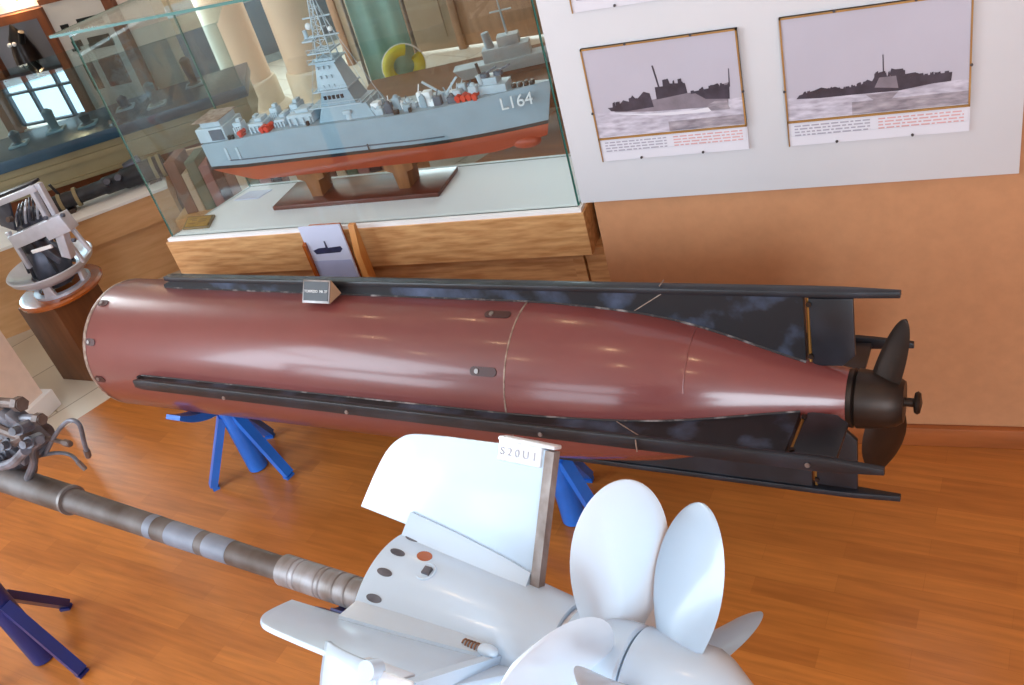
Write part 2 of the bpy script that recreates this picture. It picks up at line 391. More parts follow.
# ceiling lamps: small round warm downlights; the last few are added to brighten the left
lx = [(-3.6, 0.2), (-2.4, 0.2), (-1.2, 0.2), (0.0, 0.2), (-3.6, 1.3), (-2.4, 1.3), (-1.2, 1.3), (0.0, 1.3), (1.2, 0.2), (-5.5, 4.2), (-4.0, 4.4), (-2.5, 4.4), (-5.8, 6.6), (-3.4, 6.6), (-3.5, 2.9), (-2.6, 2.95), (-1.6, 3.1)]
L0 = None
for i, (x, y) in enumerate(lx):
    if L0 is None:
        t = thing('ceiling_lamp', 'small round warm downlight set in the white ceiling', 'ceiling lamp', loc=(x, y, 3.2), group='ceiling downlights')
        MB().lathe([(0, 0.062), (-0.012, 0.062), (-0.012, 0.045), (0, 0.045)], seg=24, caps=False).build('lamp_ring', 'steel', t)
        MB().lathe([(-0.004, 0.0), (-0.004, 0.044)], seg=24, caps=False).build('lamp_lens', 'lamp_warm', t)
        L0 = t
    else:
        t = copy_tree(L0); t.location = (x, y, 3.2)

# ================================================================= RED TORPEDO
tx = Vector((0.994, -0.109, 0.007)).normalized(); tn = Vector((-0.109, -0.983, 0.145)); tn = (tn - tx*tn.dot(tx)).normalized()
tz = tx.cross(-tn)
TO = Vector((-2.395, 1.948, 0.554))
TM = frame_m(TO, tx, -tn, tz)
red = thing('torpedo', 'long red-brown torpedo with black fins and propeller lying on blue stands', 'torpedo', mw=TM)
RB = 0.2172
X = (1, 0, 0)
b = MB(); b.lathe([(-0.075, 0.0), (-0.075, RB-0.02), (-0.060, RB-0.004), (-0.045, RB), (1.510, RB)], (0, 0, 0), X, 96); b.build('body', 'torpedo_red', red)
b = MB(); b.lathe([(-0.0765, RB-0.013), (-0.065, RB-0.0015), (-0.058, RB+0.0005), (-0.049, RB+0.0003)], (0, 0, 0), X, 96, caps=False); b.build('front_rim', 'seam_metal', red, label='pale bare metal rim')
prof = [(1.513, RB), (1.6, 0.2145), (1.7, 0.208), (1.8, 0.199), (1.88, 0.187), (1.96, 0.168), (2.04, 0.143), (2.1, 0.122), (2.16, 0.102), (2.22, 0.084), (2.285, 0.066)]
def hull_r(s):
    if s < prof[0][0]: return RB
    for (a, ra), (c, rc) in zip(prof, prof[1:]):
        if s <= c: return ra+(rc-ra)*(s-a)/(c-a)
    return prof[-1][1]
P2 = []
for (a, ra), (c, rc) in zip(prof, prof[1:]):
    for k in range(3): P2.append((a+(c-a)*k/3, 0))
P2.append((prof[-1][0], 0))
def smooth_r(s):
    w = 0; t = 0
    for k in range(-4, 5):
        g = math.exp(-(k/2.2)**2); t += g*hull_r(min(max(s+k*0.014, 1.40), 2.285)); w += g
    return t/w
P2 = [(s, smooth_r(s)) for s, _ in P2]
b = MB(); b.lathe(P2, (0, 0, 0), X, 96); b.build('tail_cone', 'torpedo_red_tail', red, sharp=60)
b = MB(); b.lathe([(1.5085, RB-0.002), (1.5095, RB+0.0009), (1.5135, RB+0.0009), (1.5145, RB-0.002)], (0, 0, 0), X, 96, caps=False); b.build('joint_seam', 'seam_metal', red, label='pale scratched joint ring')
def vdir(a): return Vector((0, -math.cos(a), math.sin(a)))   # angle 0 = towards the camera, 90 = up
def on_hull(s, a, h=0.0): return Vector((s, 0, 0)) + vdir(a)*(smooth_r(s)+h)
# recessed slots with a screw; their shading is painted in as darker red-brown
for s, a in ((1.452, R(72)), (1.452, R(30)), (-0.022, R(64)), (-0.025, R(28)), (-0.02, R(-6))):
    b = MB(); ln = 0.052 if s > 1 else 0.022
    for k in range(2):
        pass
    o = on_hull(s, a, 0.0006); t_ = vdir(a+PI/2)
    pts = [(math.cos(q)*0.012+(ln/2 if math.cos(q) > 0 else -ln/2), math.sin(q)*0.012) for q in [2*PI*i/20+0.01 for i in range(20)]]
    b.prism(pts, o, Vector(X), t_, 0.0024); sl = b.build('slot', 'slot_shade', red, label='recessed slot with its shading painted darker')
    b = MB(); b.lathe([(0, 0.007), (0.003, 0.006), (0.003, 0.0)], o+Vector(X)*(-ln*0.35)+vdir(a)*0.001, vdir(a), 14); b.build('screw', 'steel', sl)
# fins: top, near, bottom, far. Each: long guide rail, broad tail fin, rudder, rear bar
RF = 0.267
def fin(a, name, worn, s0, rud=True):
    n = vdir(a); w = vdir(a+PI/2)
    # rail and fin are one plate following the hull
    out = []; ss = [s0, s0+0.05] + [0.2+0.13*i for i in range(11)] + [1.55+0.055*i for i in range(13)]
    ss = [s for s in ss if s < 2.195 and s >= s0] + [2.195]
    rf = lambda s: RF-0.016*max(0.0, 1-s/1.6)
    top = [(s, rf(s)-0.010) for s in ss]; top[0] = (s0, RB+0.012)
    bot = [(s, smooth_r(s)-0.006) for s in ss]
    b = MB(); b.prism(top[::-1]+bot, (0, 0, 0), Vector(X), n, 0.022)
    f = b.build('fin', worn, red, sharp=25)
    b = MB()                                     # flange along the outer edge
    hw = 0.017
    b.box(((s0+0.03+2.26)/2, 0, 0), (2.26-s0-0.03, 0.001, 0.001)) if False else None
    pts = [(s0+0.012, hw*0.7), (s0+0.05, hw), (2.19, hw), (2.27, hw), (2.30, hw*0.9), (2.392, hw*0.45), (2.392, -hw*0.45), (2.30, -hw*0.9), (2.27, -hw), (s0+0.05, -hw), (s0+0.012, -hw*0.7)]
    b.prism(pts, n*(RF-0.004), Vector(X), w, 0.016, bev=0.004)
    for v in b.bm.verts: v.co += n*(rf(v.co.x)-RF)
    b.build('guide_rail', 'black_paint', f)
    # worn weld line where the plate meets the hull
    b = MB(); b.tube([Vector((s, 0, 0))+n*(smooth_r(s)+0.001)+w*(0.011) for s in ss[2:]], 0.0032, 6, 2)
    b.tube([Vector((s, 0, 0))+n*(smooth_r(s)+0.001)-w*(0.011) for s in ss[2:]], 0.0032, 6, 2)
    b.build('edge_bead', 'chipped_edge', f, label='chipped pale paint along the joint')
    if rud:
        b = MB(); b.prism([(2.209, 0.080), (2.205, RF-0.018), (2.298, RF-0.016), (2.300, 0.112), (2.272, 0.084)], (0, 0, 0), Vector(X), n, 0.013, bev=0.003)
        rd = b.build('rudder', 'black_paint', red)
        b = MB(); b.cyl(Vector((2.203, 0, 0))+n*0.07, Vector((2.203, 0, 0))+n*(RF-0.01), 0.004, seg=10); b.build('rudder_post', 'bronze_prop', rd, label='thin pale post')
        for q in (0.105, 0.235):
            b = MB(); b.cyl(Vector((2.206, 0, 0))+n*q-w*0.010, Vector((2.206, 0, 0))+n*q+w*0.010, 0.006, seg=10); b.build('hinge', 'bronze_dark', rd)
    return f
fin(R(90), 'top', 'black_worn', 0.19)
fin(R(0), 'near', 'black_worn', 0.185)
fin(R(-90), 'bottom', 'black_paint', 0.19)
fin(R(180), 'far', 'black_paint', 0.19)
# bolt heads on the near flange
for s in (1.63, 2.245, 0.6, 1.05):
    b = MB(); p = Vector((s, 0, 0))+vdir(0)*(RF+0.006); b.lathe([(0, 0.006), (0.003, 0.005), (0.003, 0)], p, vdir(0), 12); b.build('bolt', 'steel', red)
# scuffs: pale scratch lines across the fins at a plate joint
for a in (R(90), R(0)):
    b = MB(); w = vdir(a+PI/2); n = vdir(a)
    for sg in (-1, 1): b.tube([Vector((1.80, 0, 0))+n*(smooth_r(1.8)+0.006)+w*0.0118*sg, Vector((1.872, 0, 0))+n*(RF-0.016)+w*0.0118*sg], 0.0013, 6, 1)
    b.tube([Vector((1.872, 0, 0))+n*(RF+0.007)+w*0.016, Vector((1.872, 0, 0))+n*(RF+0.007)-w*0.016], 0.0016, 6, 1)
    b.build('weld_line', 'seam_metal', red, label='pale scratch across the fin plate')
# ring on the tail cone
b = MB(); b.lathe([(1.949, smooth_r(1.949)+0.0002), (1.950, smooth_r(1.95)+0.0008), (1.9515, smooth_r(1.9515)+0.0008), (1.9525, smooth_r(1.9525)+0.0002)], (0, 0, 0), X, 96, R(0), R(110), caps=False); b.build('tail_seam', 'torpedo_red', red)
# propeller
b = MB(); b.lathe([(2.283, 0.0), (2.283, 0.066), (2.296, 0.068), (2.300, 0.062), (2.304, 0.068), (2.318, 0.067), (2.36, 0.062), (2.385, 0.056), (2.400, 0.046), (2.400, 0)], (0, 0, 0), X, 48); hub = b.build('propeller_hub', 'bronze_dark', red)
b = MB(); b.lathe([(2.398, 0.010), (2.418, 0.010), (2.420, 0.022), (2.426, 0.026), (2.432, 0.022), (2.436, 0.0)], (0, 0, 0), X, 24); b.build('shaft_cap', 'bronze_dark', hub)
def blade(b, ang, r0, r1, s0, s1, chord, pitch, skew, hand, thick, seg_r=14, seg_c=8, wide=0.55, root_w=0.55, ax_rake=0.0):
    """one cambered propeller blade; grid of radius x chord on two faces"""
    def pt(u, v, side):
        r = r0+(r1-r0)*u
        wprof = root_w+(1-root_w)*math.sin(min(u/wide, 1)*PI/2) if u < wide else math.sqrt(max(0.0, 1-((u-wide)/(1-wide))**2.2))
        c = chord*wprof; q = (v-0.5)*c
        th = ang+hand*skew*u
        p = pitch*(1-0.25*u)
        ds = q*math.sin(p)+s0+(s1-s0)*u + ax_rake*u*u
        da = q*math.cos(p)*hand/max(r, 0.04)
        t = thick*(1-0.75*u)*(max(0, 1-(2*v-1)**2)**0.5)*side
        n = Vector((math.cos(p), 0, 0))
        rad = vdir(th+da)
        return Vector((ds, 0, 0))+rad*r+n*t+vdir(th+da+PI/2)*(-hand*math.sin(p)*t)
    uu = lambda u: min(1-(1-u)**2.2, 0.9985)
    A = b.grid(lambda u, v: pt(uu(u), v, 1), seg_r, seg_c); B = b.grid(lambda u, v: pt(uu(u), v, -1), seg_r, seg_c)
    for i in range(seg_r): 
        b._f((A[i][0], A[i+1][0], B[i+1][0], B[i][0])); b._f((A[i][-1], A[i+1][-1], B[i+1][-1], B[i][-1]))
    for j in range(seg_c):
        b._f((A[0][j], A[0][j+1], B[0][j+1], B[0][j])); b._f((A[-1][j], A[-1][j+1], B[-1][j+1], B[-1][j]))
    bmesh.ops.remove_doubles(b.bm, verts=b.bm.verts[:], dist=1e-5)
for ang in (92, 272):
    b = MB()
    if ang < 180: blade(b, R(ang), 0.045, 0.208, 2.358, 2.402, 0.070, R(66), R(4), -1, 0.010, wide=0.12, root_w=0.95)
    else: blade(b, R(ang), 0.045, 0.195, 2.362, 2.350, 0.120, R(50), R(6), -1, 0.010, wide=0.45, root_w=0.75)
    b.build('propeller_blade', 'bronze_dark', hub, sharp=50)

# name sign standing on the torpedo's back: a wooden wedge with a black plate
a = R(76); so = 0.872
sp = TM @ on_hull(so, a, 0.0)
sx = tx.copy(); sn = (Vector((0, -0.80, 0.60)) - sx*Vector((0, -0.80, 0.60)).dot(sx)).normalized(); sy = sn.cross(sx)
SM = frame_m(sp + Vector((0, -0.004, 0.040)), sx, sy, sn)
mat('pale_wood', (206, 174, 142), 0.5, var=0.08, scale=12)
sg = thing('name_sign', 'small wooden wedge with black name plate standing on the red torpedo', 'sign', mw=SM)
b = MB(); b.prism([(-0.033, 0), (0.033, 0), (0.0, -0.048)], (0, 0, 0), Vector((0, 1, 0)), Vector((0, 0, 1)), 0.098); b.build('wedge', 'pale_wood', sg)
b = MB(); b.box((0, 0, 0.0015), (0.098, 0.066, 0.003), bev=0.001); b.build('border', 'steel', sg)
b = MB(); b.box((0, 0.001, 0.0035), (0.088, 0.054, 0.002)); b.build('plate', 'sign_black', sg)
text_mesh('lettering', 'TORPEDO  MK 37', 0.0105, 'lettering_white', sg, Matrix.Translation((0, 0.0, 0.0048)), 0.0003)

# ---------------------------------------------------------------- blue stands
def make_stand(label, base, axis_dir, top, rad, name='stand', group=None, turn=0.0, wrap=R(44), reach=0.170):
    """post with three flat legs and a curved cradle; top = height of the cylinder's axis, rad = its radius"""
    ax_ = Vector((axis_dir.x, axis_dir.y, 0)).normalized(); side = Vector((-ax_.y, ax_.x, 0))
    t = thing(name, label, 'stand', loc=(base[0], base[1], 0), group=group)
    zc = top - rad
    b = MB(); b.lathe([(0.004, 0.036), (zc-0.018, 0.036)], seg=24); b.build('post', 'blue_paint', t)
    h = min(zc-0.045, 0.26)
    for k in range(3):
        an = turn + k*2*PI/3; d = Vector((math.cos(an), math.sin(an), 0))
        b = MB(); b.bar(d*0.03+Vector((0, 0, h)), d*reach+Vector((0, 0, 0.014)), 0.034, 0.026); 
        b.box(d*(reach-0.006)+Vector((0, 0, 0.005)), (0.024, 0.034, 0.010), Matrix.Rotation(an, 3, 'Z')); b.build('leg', 'blue_paint', t)
    b = MB(); n = 20; w = 0.032; fl = 1.28; rr = rad*fl+0.001; tk = 0.034 if rad > 0.1 else 0.009; A = []
    for i in range(n+1):
        q = -PI/2 - wrap + 2*wrap*i/n; d = side*math.cos(q)+Vector((0, 0, 1))*math.sin(q); tp_ = tk*(1-0.55*abs(2*i/n-1)**2)
        A.append([Vector((0, 0, top+rad*(fl-1)))+d*r_+ax_*s_ for r_, s_ in ((rr, -w), (rr, w), (rr+tp_, w), (rr+tp_, -w))])
    V = [[b.bm.verts.new(p) for p in row] for row in A]
    for i in range(n):
        for k in range(4): b._f((V[i][k], V[i][(k+1) % 4], V[i+1][(k+1) % 4], V[i+1][k]))
    b._f(V[0]); b._f(V[-1]); b.build('cradle', 'blue_paint', t)
    return t
def red_xy(s): p = TM @ Vector((s, 0, 0)); return p
p = red_xy(0.206); make_stand('bright blue stand under the front end of the red torpedo', (p.x, p.y), tx, p.z, RB, turn=R(-14)+R(0))
p = red_xy(1.475); make_stand('bright blue stand under the middle of the red torpedo, behind the white fin', (p.x, p.y), tx, p.z, RB, turn=R(90))

# ================================================================= WHITE TAIL SECTION
wa = Vector((0.983, -0.184, 0)).normalized(); wn = Vector((wa.y, -wa.x, 0)); WO = Vector((-0.954, 0.784, 0.945))
WM = frame_m(WO, wa, -wn, (0, 0, 1))
wt = thing('torpedo_tail', 'white torpedo tail section with fins and two propellers on a long rusty shaft', 'torpedo tail', mw=WM)
# cone shell, open at the front
b = MB(); b.lathe([(0.25, 0.117), (0.25, 0.12), (0.32, 0.112), (0.40, 0.1025), (0.47, 0.093), (0.535, 0.084), (0.54, 0.0825), (0.54, 0.072), (0.40, 0.094), (0.252, 0.115)], (0, 0, 0), X, 80, caps=False)
cone = b.build('cone_shell', 'white_paint', wt)
def cone_r(s): return 0.12+(s-0.25)*(0.084-0.12)/0.285
TL = Vector((1, 0, 0))
def tilt(a): return (Vector(X)*0.992-vdir(a)*0.125).normalized()
def on_cone(s, a, h=0.0): return Vector((s, 0, 0))+vdir(a)*(cone_r(s)+h)
def disc(b, o, n, t, ra, rb, h, m=20):
    b.prism([(math.cos(2*PI*i/m)*ra, math.sin(2*PI*i/m)*rb) for i in range(m)], o, t, n.cross(t).normalized(), h)
# oval holes near the front rim
for s, a in ((0.265, R(117)), (0.268, R(98)), (0.270, R(80)), (0.272, R(61)), (0.268, R(28)), (0.268, R(8)), (0.268, R(152))):
    n = vdir(a); t_ = tilt(a); n = (n+Vector(X)*0.125).normalized(); b = MB(); disc(b, on_cone(s+0.006, a, 0.0002), n, t_, 0.0125, 0.0058, 0.0022); b.build('hole', 'engine_grey', cone, label='oval hole showing dark metal')
b = MB(); disc(b, on_cone(0.313, R(104), 0.0001), (vdir(R(104))+Vector(X)*0.125).normalized(), tilt(R(104)), 0.012, 0.010, 0.0026); b.build('port', 'varnished_wood', cone, label='round open port')
b = MB(); b.torus(on_cone(0.331, R(92), 0.0), vdir(R(92)), 0.014, 0.0018, 24, 6); bs = b.build('boss', 'white_paint', cone)
b = MB(); b.box(on_cone(0.334, R(92), 0.001), (0.012, 0.012, 0.008), Matrix.Rotation(R(92-90), 3, 'X')); b.build('square_plug', 'engine_grey', bs)
# four fins of the tail: plates at 45 degrees, root fairing, tip bracket, trailing bar
FO = [(0.150, 0.137), (0.160, 0.165), (0.176, 0.205), (0.192, 0.235), (0.212, 0.255), (0.238, 0.266), (0.30, 0.272), (0.472, 0.281), (0.470, 0.21), (0.468, 0.086), (0.30, 0.108), (0.25, 0.115), (0.24, 0.128)]
def rnd2(P_, n=5):
    out = []
    for i in range(len(P_)-1):
        p0, p1, p2, p3 = P_[max(i-1, 0)], P_[i], P_[i+1], P_[min(i+2, len(P_)-1)]
        for k in range(n):
            t = k/n; out.append(tuple(0.5*((2*p1[j])+(p2[j]-p0[j])*t+(2*p0[j]-5*p1[j]+4*p2[j]-p3[j])*t*t+(3*p1[j]-p0[j]-3*p2[j]+p3[j])*t**3) for j in (0, 1)))
    return out+[P_[-1]]
FO = rnd2(FO[:7])+FO[7:]
def tail_fin(a):
    n = vdir(a); w = vdir(a+PI/2)
    b = MB(); b.prism(FO, (0, 0, 0), Vector(X), n, 0.008, bev=0.0025); f = b.build('fin', 'white_paint', wt)
    # fairing: wedge blending plate and cone
    b = MB()
    for sg in (-1, 1):
        st = []
        for s, hgt, wd in ((0.252, 0.030, 0.026), (0.33, 0.028, 0.026), (0.42, 0.022, 0.024), (0.468, 0.016, 0.020)):
            r = cone_r(s)
            st.append([b.bm.verts.new(Vector((s, 0, 0))+n*(r+hgt)+w*sg*0.003), b.bm.verts.new(Vector((s, 0, 0))+n*(r+hgt)+w*sg*0.0085),
                       b.bm.verts.new(Vector((s, 0, 0))+n*(r-0.004)+w*sg*wd), b.bm.verts.new(Vector((s, 0, 0))+n*(r-0.014)+w*sg*0.003)])
        for A, B in zip(st, st[1:]):
            for k in range(4): b._f((A[k], A[(k+1) % 4], B[(k+1) % 4], B[k]))
        b._f(st[0][::-1]); b._f(st[-1])
    b.build('root_fairing', 'white_paint', f)
    return f, n, w
for ang in (128, 44, -52, -136):
    f, n, w = tail_fin(R(ang))
    # tip bracket with raised markings
    b = MB(); b.box(Vector((0.430, 0, 0))+n*0.270, (0.072, 0.018, 0.032), Matrix((Vector(X), w, n)).transposed(), bev=0.003)
    b.box(Vector((0.440, 0, 0))+n*0.286, (0.092, 0.022, 0.006), Matrix((Vector(X), w, n)).transposed(), bev=0.002)
    br = b.build('tip_bracket', 'pale_worn', f)
    if ang == 128:
        text_mesh('stamped_marking', 'S 2 0 U 1', 0.016, 'pale_mark', br, frame_m(Vector((0.429, 0, 0))+n*0.268-w*0.0095, Vector(X), n, -w), 0.0006)
    b = MB(); b.bar(Vector((0.476, 0, 0))+n*0.088, Vector((0.478, 0, 0))+n*0.280, 0.014, 0.017, up=w); b.build('trailing_bar', 'white_paint' if ang == 44 else 'bare_metal', f, label=None if ang == 44 else 'bare scuffed metal bar')
    b = MB(); b.cyl(Vector((0.473, 0, 0))+n*0.084, Vector((0.475, 0, 0))+n*0.276, 0.0045, seg=10); b.build('hinge_rod', 'steel', f)
# near fin: curved end plate, spring and rudder blade lying behind it
n = vdir(R(44)); w = vdir(R(44+90))
b = MB()
def endplate(u, v):
    s = 0.338+0.100*u; q = R(47)-R(32)*v
    return Vector((s, 0, 0))+vdir(q)*(0.292-0.02*(1-u)**3)
b.grid(endplate, 12, 8); e = b.build('end_plate', 'white_paint', wt); md = e.modifiers.new('thick', 'SOLIDIFY'); md.thickness = 0.007
b = MB(); b.lathe([(0, 0.013), (0.006, 0.012), (0.008, 0.008), (0.008, 0)], Vector((0.432, 0, 0))+vdir(R(38))*0.292, vdir(R(38)), 18); b.build('bolt', 'pale_worn', e)
b = MB(); b.cyl(Vector((0.432, 0, 0))+vdir(R(46))*0.285, Vector((0.432, 0, 0))+vdir(R(46))*0.306, 0.012, seg=16); b.build('hinge_pin', 'white_paint', e)
b = MB(); b.prism([(0.428, 0.262), (0.480, 0.222), (0.505, 0.130), (0.520, 0.086), (0.478, 0.092), (0.445, 0.115), (0.428, 0.20)], (0, 0, 0), Vector(X), vdir(R(40)), 0.010, bev=0.003); b.build('rudder', 'white_paint', wt)
b = MB(); b.tube([Vector((0.432+0.030*k/48, 0, 0))+n*(cone_r(0.43)+0.008)+w*0.014+(n*math.cos(k*PI/4)+w*math.sin(k*PI/4))*0.005 for k in range(49)], 0.0014, 6, 1); b.build('spring', 'rusty_spring', wt)
b = MB(); b.sphere(Vector((0.470, 0, 0))+n*(cone_r(0.47)+0.014)+w*0.014, 0.010, (1.6, 1, 0.8)); b.build('knob', 'white_paint', wt)
# shaft
b = MB(); b.lathe([(-1.60, 0.0), (-1.60, 0.031), (-0.600, 0.029), (-0.596, 0.026)], (0, 0, 0), X, 32, caps=False); b.build('shaft_housing', 'pipe_rust', wt)
b = MB(); b.lathe([(-0.600, 0.027), (-0.600, 0.0305), (-0.592, 0.0305), (-0.592, 0.0245)], (0, 0, 0), X, 32, caps=False); b.build('collar', 'pipe_light', wt, label='pale metal collar')
b = MB(); b.lathe([(-0.60, 0.0245), (0.004, 0.0205)], (0, 0, 0), X, 32); b.build('shaft', 'pipe_rust', wt)
for a_, c_ in ((-0.285, -0.205), (-0.185, -0.125), (-0.345, -0.325)):
    b = MB(); rs = lambda q_: 0.0245+(q_+0.60)/0.604*(0.0205-0.0245)+0.0004; b.lathe([(a_, rs(a_)-0.001), (a_, rs(a_)), (c_, rs(c_)), (c_, rs(c_)-0.001)], (0, 0, 0), X, 32, caps=False); b.build('shaft_band', 'pipe_blue', wt, label='bluish grey painted band')
pr = [(0.0, 0.019), (0.0, 0.0265)]
for q_ in (0.028, 0.040, 0.085, 0.095, 0.125, 0.150, 0.180, 0.195): pr += [(q_, 0.0262), (q_+0.002, 0.0248), (q_+0.005, 0.0262)]
b = MB(); b.lathe(pr+[(0.50, 0.0265)], (0, 0, 0), X, 32); b.build('sleeve', 'pipe_light', wt, label='ribbed pale metal sleeve')
# hubs and contra-rotating propellers
b = MB(); b.lathe([(0.540, 0.070), (0.548, 0.0775), (0.632, 0.0765), (0.636, 0.073)], (0, 0, 0), X, 64); h1 = b.build('front_hub', 'white_paint', wt)
b = MB(); b.lathe([(0.637, 0.070), (0.641, 0.0765), (0.735, 0.074), (0.752, 0.066), (0.80, 0.03), (0.806, 0)], (0, 0, 0), X, 64); h2 = b.build('rear_hub', 'white_paint', wt)
b = MB(); b.lathe([(0.541, 0.0705), (0.5415, 0.0765), (0.5475, 0.0765), (0.548, 0.0705)], (0, 0, 0), X, 64, caps=False); b.build('hub_ring', 'pale_worn', h1)
for s, a in ((0.60, R(100)), (0.60, R(82)), (0.70, R(60))):
    b = MB(); b.lathe([(0, 0.0045), (0.002, 0.0045), (0.002, 0)], Vector((s, 0, 0))+vdir(a)*0.0758, vdir(a), 12); b.build('set_screw', 'engine_grey', h1 if s < 0.63 else h2)
NF, NR = 4, 4
for k in range(NF):
    b = MB(); blade(b, R((134, 62, -42, -138)[k]), 0.06, 0.262, 0.592, 0.592, 0.156, R(38), R(-6), 1, 0.010, 22, 12, 0.58, 0.50); b.build('propeller_blade', 'white_blade', h1, sharp=50)
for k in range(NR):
    b = MB(); blade(b, R((126, 43, -62, -160)[k]), 0.06, 0.248, 0.688, 0.688, 0.140, R(66), R(-8), -1, 0.010, 22, 12, 0.58, 0.50); b.build('propeller_blade', 'white_blade' if k == 1 else 'shaded_blade', h2, sharp=50)  # rear blades facing away from the light get a greyer white
# engine bits at the front of the shaft
def wl(x, y, off):            # local point of the tail section, off metres behind the shaft's plane
    p0 = WO - wn*off; p = on_plane(x, y, p0, wn); return WM.inverted() @ p
def wtube(name, pts, r, m, off=0.03, nut=None, parent=None):
    b = MB(); q = [wl(x, y, off) for x, y in pts]; b.tube(q, r, 10, 5); o = b.build(name, m, parent or wt)
    if nut:
        d = (q[-1]-q[-2]).normalized(); b = MB(); b.cyl(q[-1]-d*0.006, q[-1]+d*nut, r*1.5, seg=6); b.cyl(q[-1]+d*nut*0.6, q[-1]+d*nut*1.25, r*1.15, seg=12); b.build('pipe_nut', 'engine_rust', o)
    return o
b = MB()
for (x, y), rr, ln, off in (((12, 440), 0.055, 0.10, 0.04), ((28, 432), 0.032, 0.10, 0.03), ((8, 465), 0.04, 0.12, 0.03)):
    q = wl(x, y, off); b.lathe([(-ln/2, rr*0.7), (-ln/2+0.01, rr), (0, rr), (0.004, rr*1.1), (0.014, rr*1.1), (0.018, rr*0.9), (ln/2, rr*0.8)], q, X, 20)
for x, y in ((20, 420), (36, 436), (22, 452), (34, 446), (12, 420)):
    b.box(wl(x, y, 0.02), (0.045, 0.03, 0.035), Matrix.Rotation(R(20+x), 3, 'Y'), bev=0.004)
for x, y in ((30, 425), (40, 438), (18, 440), (10, 455)):
    b.lathe([(0, 0.012), (0.03, 0.012), (0.03, 0.008), (0.045, 0.008)], wl(x, y, 0.01), Vector((0.3, -0.8, 0.4)), 10)
eng = b.build('engine_block', 'engine_grey', wt)
wtube('pipe', [(46, 453), (56, 434), (68, 421), (79, 424), (84, 442), (87, 452)], 0.0042, 'engine_grey', 0.02, 0.012, eng)
wtube('pipe', [(30, 459), (48, 454), (62, 453), (72, 456), (80, 464)], 0.0038, 'engine_grey', 0.02, 0.012, eng)
wtube('pipe', [(38, 436), (50, 439), (66, 443)], 0.0045, 'engine_rust', 0.02, 0.012, eng)
wtube('pipe', [(10, 432), (18, 420), (30, 418), (38, 419)], 0.008, 'engine_grey', 0.02, 0.014, eng)
wtube('pipe', [(-6, 402), (8, 403), (18, 404)], 0.010, 'engine_rust', 0.03, 0.014, eng)
wtube('pipe', [(-8, 447), (10, 443), (26, 436)], 0.012, 'engine_rust', 0.0, None, eng)
wtube('pipe', [(-8, 424), (8, 432), (24, 437)], 0.010, 'engine_rust', 0.0, None, eng)
wtube('pipe', [(28, 478), (34, 462), (33, 448), (40, 440)], 0.008, 'engine_grey', 0.0, None, eng)
wtube('pipe', [(2, 466), (14, 462), (26, 450)], 0.010, 'engine_grey', -0.02, None, eng)
wtube('pipe', [(-4, 412), (12, 416), (24, 428)], 0.012, 'engine_rust', 0.05, None, eng)
# its two stands
make_stand('tall dark blue stand under the left end of the rusty shaft', (-2.46, 1.065), wa, 0.945, 0.036, name='shaft_stand', turn=R(-9), wrap=R(60), reach=0.195)
sb = WM @ Vector((0.155, 0, 0))
st2 = make_stand('blue stand under the ribbed sleeve beside the white cone', (sb.x, sb.y), wa, 0.945, 0.0275, name='shaft_stand', turn=R(20), wrap=R(60))
b = MB(); q = WM.to_3x3() @ vdir(R(-32)); o = sb - Vector((sb.x, sb.y, 0)) + q*0.040
b.box(o, (0.12, 0.028, 0.006), Matrix((wa, WM.to_3x3() @ vdir(R(58)), q)).transposed(), bev=0.002); b.build('name_plate', 'navy_paint', st2, label='navy plate with a pale strip')
b = MB(); b.box(o+q*0.004-wa*0.02, (0.05, 0.008, 0.001), Matrix((wa, WM.to_3x3() @ vdir(R(58)), q)).transposed()); b.build('label_strip', 'card_lilac', st2)
for t in [o for o in COL.objects if o.name.startswith('shaft_stand')]:
    for c in t.children:
        if c.name.split('.')[0] in ('post', 'leg', 'cradle'): c.data.materials.clear(); c.data.materials.append(MATS['navy_paint'])

# ================================================================= DISPLAY CASE WITH MODEL SHIP
CT = Vector((1, 0.0155, 0)).normalized(); CN = Vector((-CT.y, CT.x, 0)); CO = Vector((-2.44, 2.291, 0))
CM = frame_m(CO, CT, CN, (0, 0, 1))
CL, CDp, ZT = 1.545, 0.365, 1.52
case = thing('display_case', 'glass display case on an oak plinth holding the grey model ship', 'display case', mw=CM)
LO = Vector((0.126, 0.335, 0))       # slanting left end
def quad_prism(b, pts, z0, z1):
    lo = [b.bm.verts.new((p[0], p[1], z0)) for p in pts]; hi = [b.bm.verts.new((p[0], p[1], z1)) for p in pts]
    b._f(lo[::-1]); b._f(hi)
    for i in range(len(pts)): b._f((lo[i], lo[(i+1) % len(pts)], hi[(i+1) % len(pts)], hi[i]))
PO = [(0, 0), (CL, 0), (CL, CDp), (LO.x, CDp)]
b = MB(); quad_prism(b, [(-0.015, -0.02), (CL+0.015, -0.02), (CL+0.015, CDp+0.02), (LO.x-0.01, CDp+0.02)], 0.615, 0.758); b.build('apron', 'oak', case)
b = MB(); quad_prism(b, [(0.015, 0.03), (CL-0.02, 0.03), (CL-0.02, CDp-0.02), (LO.x+0.02, CDp-0.02)], 0.0, 0.618); b.build('base', 'oak', case)
b = MB(); b.box((CL-0.045, 0.022, 0.31), (0.035, 0.02, 0.61)); b.build('corner_post', 'oak', case)
b = MB(); b.box((CL+0.034, 0.10, 0.31), (0.106, 0.17, 0.62)); b.build('end_filler', 'oak', case)
b = MB(); b.box((CL+0.035, 0.12, 0.685), (0.02, 0.10, 0.14)); b.build('gap_shade', 'mahogany', case)  # dark strip stands in for the shadow in the gap beside the wall
